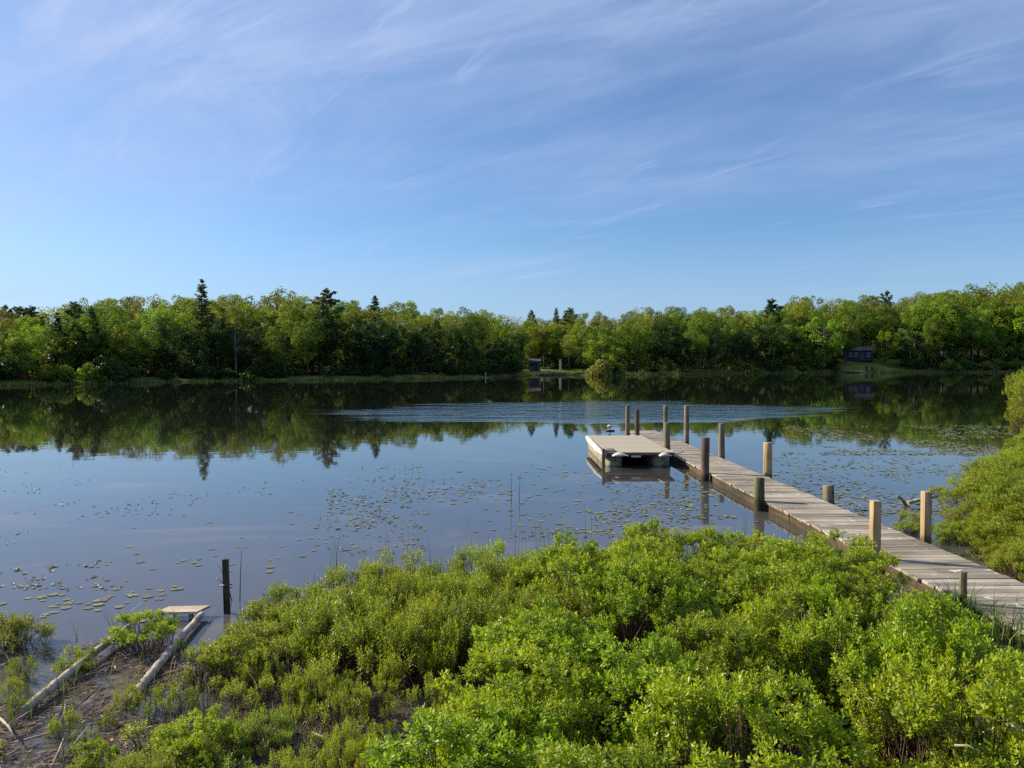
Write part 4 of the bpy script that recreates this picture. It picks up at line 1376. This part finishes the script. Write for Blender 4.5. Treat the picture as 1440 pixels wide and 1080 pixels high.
def bush(name, seed, n=22, per=90):
    rng = np.random.default_rng(seed)
    d = rand_dirs(n, rng); d[:, 2] = np.abs(d[:, 2])
    q = rng.uniform(0.3, 1, n) ** 0.5
    c = np.stack([d[:, 0] * 0.55 * q, d[:, 1] * 0.55 * q, 0.12 + d[:, 2] * 0.68 * q], 1)
    radii = rng.uniform(0.14, 0.26, n)
    v, f, var = clumps(c, radii, (per * (radii / 0.2) ** 2).astype(int), 0.085, rng)
    b = MB()
    for i in range(8):
        e = Vector(c[i]); b.tube([(0, 0, -0.05), e * 0.5, e], [0.025, 0.016, 0.006], 5)
    return mesh_np(name + '_crown', v, f, M_crown, var), b.mesh(name + '_trunk', M_bark)


BROAD = [broadleaf('broadleaf', 20 + i, base=R.uniform(0.16, 0.30), wide=R.uniform(0.22, 0.31)) for i in range(8)]
THINB = [broadleaf('thin_broadleaf', 60 + i, base=0.35, wide=0.20, nb=34, per=70, size=0.026, gappy=0.35) for i in range(3)]
LOWB = [broadleaf('low_broadleaf', 70 + i, base=0.05, wide=0.36, nb=50, per=100, size=0.036) for i in range(4)]
SPRUCE = [spruce('spruce', 80 + i) for i in range(3)]
PINE = [pine('pine', 90 + i) for i in range(3)]
BUSH = [bush('bush', 95 + i) for i in range(4)]
R.seed(99)

# colours of the kinds, per tree; the darkest green also carries front-row shade
TONES = {
    'yellow-green': (0.20, 0.26, 0.034), 'mid green': (0.145, 0.225, 0.028), 'deep shade green': (0.040, 0.082, 0.022),
    'olive': (0.165, 0.205, 0.042), 'bronze-tinged': (0.19, 0.21, 0.06), 'dark conifer': (0.085, 0.135, 0.062), 'fresh green': (0.18, 0.29, 0.03), 'pale': (0.22, 0.24, 0.06),
}


def tree_at(kind, px, depth, h, wide, tone, label, name='tree', cat='tree', group=None, bark=None, jit=True):
    """px: photo column; depth: metres behind the shore; h: height"""
    az = math.atan((px - CX) / F)
    r = float(shore_r(az)) + depth
    x, y = math.sin(az) * r, math.cos(az) * r
    z = float(ground_z(np.array([x]), np.array([y]))[0]) - 0.1
    cr, tr = R.choice(kind)
    t = thing(name, label, cat, (x, y, z), R.uniform(0, 6.28), group)
    t.scale = (h * wide, h * wide, h)
    c = link_mesh('crown', cr, None, t)
    k = TONES[tone]
    j = [R.uniform(0.86, 1.14), R.uniform(0.9, 1.1)] if jit else [1, 1]
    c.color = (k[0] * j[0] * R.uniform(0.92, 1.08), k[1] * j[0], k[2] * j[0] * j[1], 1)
    tk = link_mesh('trunk', tr, None, t)
    if bark is not None:
        tk.material_slots[0].link = 'OBJECT'; tk.material_slots[0].material = bark
    return t


def top_h(px, py, depth):
    az = math.atan((px - CX) / F)
    r = float(shore_r(az)) + depth
    x, y = math.sin(az) * r, math.cos(az) * r
    g_ = float(ground_z(np.array([x]), np.array([y]))[0]) - 0.1
    return height_at(py, y) - g_


SKY_L = [(-300, 430), (-60, 430), (0, 436), (60, 430), (80, 424), (140, 418), (180, 410), (215, 406), (250, 413), (300, 412), (340, 411), (385, 408), (420, 404), (445, 414),
         (490, 417), (520, 419), (560, 422), (600, 426), (640, 428), (690, 431), (705, 441), (750, 446), (800, 440), (850, 438), (890, 432), (940, 426), (1000, 428), (1040, 430),
         (1075, 432), (1110, 420), (1135, 414), (1150, 424), (1178, 413), (1200, 420), (1225, 414), (1260, 418), (1290, 406), (1330, 404), (1380, 401), (1420, 398), (1440, 396), (1700, 392)]
_sx = np.array([a for a, _ in SKY_L]); _sy = np.array([b_ for _, b_ in SKY_L])
ZONES = [(70, 'at the left-hand shore end'), (180, 'behind the lit grassy spit'), (250, 'beside the tall dark spruce'), (325, 'behind the tall dark spruce'),
         (420, 'by the white birch trunk'), (500, 'around the flat-topped pine'), (600, 'in the shaded middle shore'), (705, 'above the shaded bank'), (800, 'around the small grey hut'),
         (880, 'behind the pale shoreline bush'), (980, 'between cove and marsh strip'), (1090, 'in dark woods behind the marsh strip'), (1180, 'beside the big spreading tree'), (1270, 'around the low blue-grey cabin'), (1350, 'past the cabin'),
         (9999, 'at the right-hand shore end')]


def zone(px):
    for lim, t in ZONES:
        if px < lim: return t


def tone_for(px, row):
    r = R.random()
    if row == 'back':
        return 'yellow-green' if r < 0.42 else 'olive' if r < 0.66 else 'mid green' if r < 0.84 else 'bronze-tinged'
    if row == 'mid':
        return 'mid green' if r < 0.40 else 'olive' if r < 0.62 else 'fresh green' if r < 0.82 else 'yellow-green'
    if 225 < px < 735 or 930 < px < 1100: return 'deep shade green' if r < 0.8 else 'mid green'  # darker tone paints in the shade along these stretches of the front row
    return 'mid green' if r < 0.42 else 'deep shade green' if r < 0.62 else 'fresh green' if r < 0.9 else 'olive'


def clear_lot(px):      # openings with lawns
    return 735 < px < 830 or 1178 < px < 1275


def row(step, d0, d1, hf0, hf1, kinds, rowname, words, x0_=-130, x1_=1560, skip_lots=True):
    px = x0_
    while px < x1_:
        q = px + R.uniform(-0.4, 0.4) * step
        az = math.atan((q - CX) / F)
        dist = float(shore_r(az))
        if not (skip_lots and clear_lot(q)):
            dep = R.uniform(d0, d1)
            ht = top_h(q, float(np.interp(q, _sx, _sy)), dep) * R.uniform(hf0, hf1)
            tone = tone_for(q, rowname)
            kk = R.choice(kinds)
            tree_at(kk, q, dep, ht, R.uniform(0.66, 1.02), tone,
                    f'{tone} leafy tree {words} {zone(q)}', group=f'{tone} trees {words} {zone(q)}')
        px += step * (125.0 / max(dist, 60)) ** 0.8


row(25, 24, 38, 0.93, 1.04, [BROAD, BROAD, BROAD, THINB], 'back', 'on the skyline', skip_lots=False)
row(29, 12, 20, 0.78, 0.96, [BROAD], 'mid', 'in the middle rank')
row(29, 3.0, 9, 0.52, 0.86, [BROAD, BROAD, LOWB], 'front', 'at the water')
row(40, 44, 60, 0.92, 1.0, [BROAD], 'back', 'in the rear rank', skip_lots=False)
# deeper wood behind the open lots
for q in (745, 765, 790, 815, 1190, 1212, 1236, 1260):
    tone = tone_for(q, 'mid')
    dep = R.uniform(17, 24)
    tree_at(BROAD, q, dep, top_h(q, float(np.interp(q, _sx, _sy)), dep) * R.uniform(0.82, 0.97), 1.0, tone, f'{tone} leafy tree shading the clearing {zone(q)}', group=f'{tone} trees over the clearing {zone(q)}')

# single trees one can point to
tree_at([SPRUCE[0]], 285, 9, top_h(285, 395, 9), 1.5, 'dark conifer', 'tallest dark spruce rising above the wood on the far shore', name='spruce_tree')
tree_at([PINE[0]], 460, 10, top_h(460, 404, 10), 1.0, 'dark conifer', 'dark flat-topped pine leaning out above the wood', name='pine_tree')
tree_at([SPRUCE[1]], 528, 16, top_h(528, 417, 16), 1.6, 'deep shade green', 'small pointed conifer tip among pale crowns', name='spruce_tree')
tree_at([SPRUCE[2]], 747, 30, top_h(747, 437, 30), 1.9, 'dark conifer', 'dark rounded conifer top above the cove', name='spruce_tree')
tree_at([SPRUCE[1]], 782, 34, top_h(782, 434, 34), 1.2, 'dark conifer', 'shorter twin of two dark conifers behind the hut', name='spruce_tree')
tree_at([PINE[1]], 800, 30, top_h(800, 432, 30), 1.0, 'dark conifer', 'taller twin of two dark conifers behind the hut', name='pine_tree')
tree_at([PINE[2]], 1085, 20, top_h(1085, 419, 20), 1.0, 'deep shade green', 'bushy pine poking up before the cabin woods', name='pine_tree')
tree_at([PINE[0]], 1245, 34, top_h(1245, 408, 34), 0.7, 'dark conifer', 'small dark pine tip on the skyline above the cabin', name='pine_tree')
tree_at([PINE[1]], 108, 16, top_h(108, 423, 16), 0.9, 'dark conifer', 'tall dark pine behind the lit grassy spit', name='pine_tree')
for i, (q, y_) in enumerate([(10, 428), (30, 430), (46, 429), (-12, 430)]):
    tree_at([PINE[i % 3]], q, 34, top_h(q, y_, 34), 1.0, 'dark conifer', 'dark pine in the far row on the skyline at the left-hand end', name='pine_tree', group='pine row at the left-hand end')
tree_at([SPRUCE[0]], 82, 10, top_h(82, 441, 10), 1.6, 'deep shade green', 'broad dark conifer behind the small lit tree', name='spruce_tree')
tree_at([SPRUCE[1]], 130, 8, top_h(130, 432, 8), 1.7, 'dark conifer', 'dark shaggy conifer left of the tall spruce', name='spruce_tree')
tree_at([LOWB[0]], 20, 4, top_h(20, 474, 4), 0.75, 'fresh green', 'small sunlit leafy tree by the grassy spit', name='small_tree')
tree_at([LOWB[1]], 1155, 3, top_h(1155, 436, 3), 0.95, 'fresh green', 'big spreading bright green tree left of the cabin', name='spreading_tree')
tree_at([LOWB[2]], 715, 3, top_h(715, 470, 3), 0.8, 'mid green', 'rounded leafy tree at the mouth of the cove', name='round_tree')
tree_at([THINB[0]], 800, 12, top_h(800, 470, 12), 1.0, 'yellow-green', 'slim yellow-green tree beside the pale slab', name='slim_tree')
tree_at([LOWB[3]], 820, 5, top_h(820, 478, 5), 0.7, 'deep shade green', 'dark round tree between hut and pale bush', name='round_tree')
tree_at([BUSH[0]], 842, -0.5, top_h(842, 501, -0.5), 1.1, 'pale', 'pale yellowish bush leaning over the water', name='shore_bush', cat='bush')
tree_at([BUSH[1]], 862, 1, top_h(862, 504, 1), 1.1, 'yellow-green', 'yellow-green bush beside the pale bush', name='shore_bush', cat='bush')
tree_at([THINB[1]], 332, 5, top_h(332, 452, 5), 0.8, 'deep shade green', 'slim birch with a pale trunk at the dark shore', name='birch_tree', bark=M_birch)
tree_at([THINB[2]], 1006, 2, top_h(1006, 468, 2), 1.0, 'deep shade green', 'thin dead-looking tree before the dark woods', name='slim_tree')
tree_at([BUSH[2]], 1058, 0, 2.2, 1.0, 'yellow-green', 'single small bush on the marsh strip', name='shore_bush', cat='bush')
tree_at([LOWB[0]], 1246, 7, top_h(1246, 462, 7), 0.9, 'fresh green', 'leafy lawn tree on the sunny side of the cabin', name='lawn_tree')
tree_at([BROAD[2]], 1188, 9, top_h(1188, 440, 9), 0.9, 'olive', 'slender lawn tree in front of the shaded end of the cabin', name='lawn_tree')
# shore bushes
q = -60
while q < 1500:
    if not clear_lot(q) and R.random() < 0.85:
        az = math.atan((q - CX) / F)
        t_ = 'deep shade green' if 140 < q < 720 else R.choice(['mid green', 'deep shade green', 'olive'])  # bushes on the dark stretch have the bank's shade put into their colour
        tree_at(BUSH, q, R.uniform(0.8, 3.5), R.uniform(1.6, 3.6), R.uniform(0.9, 1.5), t_, f'low {t_} bush on the bank {zone(q)}', name='shore_bush', cat='bush', group=f'{t_} bank bushes {zone(q)}')
    q += R.uniform(18, 34)

# undergrowth closing the wood's floor
rng = np.random.default_rng(5)
cs = []
for q in np.arange(-130, 1560, 2.2):
    if clear_lot(q): d_lo = 20
    else: d_lo = 5
    az = math.atan((q - CX) / F)
    for _ in range(4):
        r = float(shore_r(az)) + rng.uniform(d_lo, 48)
        cs.append((math.sin(az) * r, math.cos(az) * r))
cs = np.array(cs)
gz = ground_z(cs[:, 0], cs[:, 1])
hh = rng.uniform(0.2, 2.6, len(cs))
cc = np.stack([cs[:, 0], cs[:, 1], gz + hh], 1)
v_, f_, var_ = clumps(cc, rng.uniform(0.7, 1.6, len(cc)), np.full(len(cc), 14), 0.62, rng)
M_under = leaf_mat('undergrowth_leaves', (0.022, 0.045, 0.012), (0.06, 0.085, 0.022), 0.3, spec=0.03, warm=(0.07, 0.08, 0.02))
ug = link_mesh('undergrowth', mesh_np('undergrowth', v_, f_, M_under, np.clip(var_, 0, 0.95)))
tag(ug, 'dark leafy undergrowth on the floor of the far woods', 'undergrowth', kind='stuff')

# marsh grass along the far shore
specs = []
for q in np.arange(-130, 1560, 0.16):
    az = math.atan((q - CX) / F)
    r0_ = float(shore_r(az))
    tall = 0.45 if q < 130 else 1.0 if q > 830 else 0.5
    if 1185 < q < 1230: tall = 0.3
    if 735 < q < 830: tall = 0.35
    for _ in range(1):
        r = r0_ + rng.uniform(-1.6, 2.6)
        x, y = math.sin(az) * r, math.cos(az) * r
        specs.append((x, y, -0.05, tall * rng.uniform(0.45, 1.15) * (1 + 0.5 * math.sin(q * 0.21) * math.sin(q * 0.057)), rng.normal() * 0.12, rng.normal() * 0.12, 0.10))
V, f, var = blades(specs, 41, 2)
mg = link_mesh('marsh_grass', mesh_np('marsh_grass', V, f, M_grass, var))
tag(mg, 'sunlit marsh grass fringing the far shore', 'grass', kind='stuff')

# ------------------------------------------------------------------ far buildings and small things


def far_pt(px, depth):
    az = math.atan((px - CX) / F)
    r = float(shore_r(az)) + depth
    x, y = math.sin(az) * r, math.cos(az) * r
    return Vector((x, y, float(ground_z(np.array([x]), np.array([y]))[0])))


def gable(b, w_, d_, z0_, h_, over=0.25, along='x'):
    if along == 'x':
        pts = [(-w_ / 2 - over, -d_ / 2 - over, z0_), (w_ / 2 + over, -d_ / 2 - over, z0_), (w_ / 2 + over, d_ / 2 + over, z0_), (-w_ / 2 - over, d_ / 2 + over, z0_), (-w_ / 2 - over, 0, z0_ + h_), (w_ / 2 + over, 0, z0_ + h_)]
        b.add(pts, [(0, 1, 5, 4), (2, 3, 4, 5), (0, 4, 3), (1, 2, 5), (3, 2, 1, 0)])


p = far_pt(752, 9)
hut = thing('hut', 'small grey-blue hut at the edge of the clearing', 'hut', p, -0.1)
b = MB(); b.box((0, 0, 0.95), (2.1, 2.0, 2.1), 0, 0.5); b.build('wall', M_greywood, hut)
b = MB(); gable(b, 2.1, 2.0, 2.003, 0.5); b.build('roof', M_roof, hut)
b = MB(); b.box((0.35, -1.02, 0.85), (0.75, 0.06, 1.7), 0, 0.5); b.build('door', M_blue, hut)
b = MB(); b.box((-0.5, -1.02, 1.25), (0.5, 0.06, 0.5), 0, 0.5); b.build('window', M_glassdark, hut)

p = far_pt(767, 10)
tb = thing('picnic_table', 'low pale table beside the grey-blue hut', 'table', p, 0.05)
b = MB(); b.box((0, 0, 0.78), (2.0, 0.8, 0.06), 0, 0.5); b.build('tabletop', M_pale, tb)
for sy in (-0.62, 0.62):
    b = MB(); b.box((0, sy, 0.46), (2.0, 0.28, 0.05), 0, 0.5); b.build('bench', M_pale, tb)
for sx in (-0.7, 0.7):
    b = MB(); b.tube([(sx, -0.6, -0.1), (sx, -0.2, 0.75)], 0.045, 6); b.tube([(sx, 0.6, -0.1), (sx, 0.2, 0.75)], 0.045, 6); b.box((sx + 0.06, 0, 0.40), (0.05, 1.4, 0.09), 0, 0.5); b.build('leg', M_pale, tb)

p = far_pt(788, 8)
slab = thing('slab_sign', 'pale upright slab standing on the clearing lawn', 'slab', p, 0.0)
b = MB(); b.box((0, 0, 1.2), (0.42, 0.14, 2.6), 0, 0.5, 0.02); b.build('panel', M_pale, slab)
b = MB(); b.box((0, 0, 0.02), (0.62, 0.34, 0.16), 0, 0.5, 0.02); b.build('base', M_pale, slab)

p = far_pt(786, -0.6)
fd = thing('small_dock', 'small wooden dock on the shore below the clearing', 'dock', (p.x, p.y, 0), 0.0)
b = MB()
for k in range(18): b.box((-1.45 + k * 0.17, 0, 0.42), (0.155, 1.3, 0.05), 0, R.random())
b.build('deck', M_deck, fd)
for sx in (-1.3, 1.3):
    for sy in (-0.55, 0.55):
        b = MB(); b.tube([(sx, sy, -0.6), (sx, sy, 0.39)], 0.06, 7); b.build('post', M_brownwood, fd)
b = MB(); b.box((0, -0.62, 0.30), (3.0, 0.05, 0.16), 0, 0.5); b.build('fascia', M_brownwood, fd)
p = far_pt(769, -0.2)
rb = thing('rowboat', 'dark upturned rowboat beside the small dock', 'boat', (p.x, p.y, 0.1), 0.15)
b = MB(); rings = []
for i in range(9):
    t = i / 8; wv_ = 0.55 * math.sin(math.pi * (0.12 + 0.80 * t)) ; hv = 0.42 * math.sin(math.pi * (0.15 + 0.72 * t))
    rings.append([Vector(((t - 0.5) * 2.8, wv_ * math.cos(a_), hv * math.sin(a_))) for a_ in [math.pi * k / 8 for k in range(9)]])
b.loft(rings, closed=True); b.build('hull', M_darkmetal, rb)
b = MB(); b.tube([(-1.2, 0, 0.26), (0, 0, 0.45), (1.2, 0, 0.24)], 0.03, 6); b.build('keel', M_pale, rb)

p = far_pt(1207, 13)
cb = thing('cabin', 'low dark blue-grey cabin under trees behind the lawn', 'cabin', p, -0.25)
b = MB(); b.box((0, 0, 1.1), (6.4, 4.2, 2.5), 0, 0.5); b.build('wall', M_blue, cb)
b = MB(); gable(b, 6.4, 4.2, 2.353, 1.0, 0.4); rf = b.build('roof', M_roof, cb)
b = MB(); b.box((-1.6, 0.6, 3.25), (0.5, 0.5, 1.0), 0, 0.5); b.build('chimney', M_brownwood, rf)
b = MB(); b.box((0.4, -2.13, 0.95), (0.9, 0.08, 1.95), 0, 0.5); b.build('door', M_greywood, cb)
for wx in (-2.1, -0.9, 1.9):
    b = MB(); b.box((wx, -2.12, 1.35), (0.85, 0.06, 0.8), 0, 0.5); wn = b.build('window', M_glassdark, cb)
    b = MB(); b.box((wx, -2.16, 1.79), (1.0, 0.05, 0.08), 0, 0.5); b.box((wx, -2.16, 0.91), (1.0, 0.05, 0.08), 0, 0.5); b.build('frame', M_pale, wn)
p = far_pt(1200, 0.2)
ld = thing('landing_stage', 'low pale landing stage at the water below the cabin', 'dock', (p.x, p.y, 0), 0.0)
b = MB()
for k in range(26): b.box((-2.3 + k * 0.18, 0, 0.42), (0.165, 1.5, 0.05), 0, R.random())
b.build('deck', M_pale, ld)
for sx in (-2.1, 0, 2.1):
    b = MB(); b.tube([(sx, -0.6, -0.6), (sx, -0.6, 0.39)], 0.07, 7); b.build('post', M_brownwood, ld)
for i, (q, lab) in enumerate([(1219, 'dark low lawn chair next to the pale landing stage'), (1227, 'dark low lawn chair farther along from the landing stage')]):
    p = far_pt(q, 0.9)
    ch = thing('lawn_chair', lab, 'chair', p, R.uniform(-0.4, 0.4))
    b = MB(); b.box((0, 0, 0.42), (0.6, 0.55, 0.05), 0, 0.5); b.build('seat', M_blue, ch)
    b = MB(); b.box((0, 0.32, 0.8), (0.6, 0.05, 0.8), 0, 0.5, 0, (-0.25, 0)); b.build('backrest', M_blue, ch)
    for sx in (-0.27, 0.27):
        for sy in (-0.25, 0.25):
            b = MB(); b.tube([(sx, sy, -0.1), (sx, sy, 0.395)], 0.03, 6); b.build('leg', M_darkmetal, ch)
    for sx in (-0.33, 0.33):
        b = MB(); b.box((sx, 0, 0.62), (0.07, 0.6, 0.04), 0, 0.5); b.build('arm', M_blue, ch)
p = far_pt(683, 0.5)
mk = thing('marker_post', 'short white marker post on the shaded bank', 'post', (p.x, p.y, 0.1))
b = MB(); b.tube([(0, 0, -0.3), (0, 0, 0.7)], 0.06, 8); b.build('shaft', M_white, mk)
b = MB(); b.tube([(0, 0, 0.7), (0, 0, 0.78), (0, 0, 0.82)], [0.08, 0.075, 0.03], 8); b.build('cap', M_darkmetal, mk)
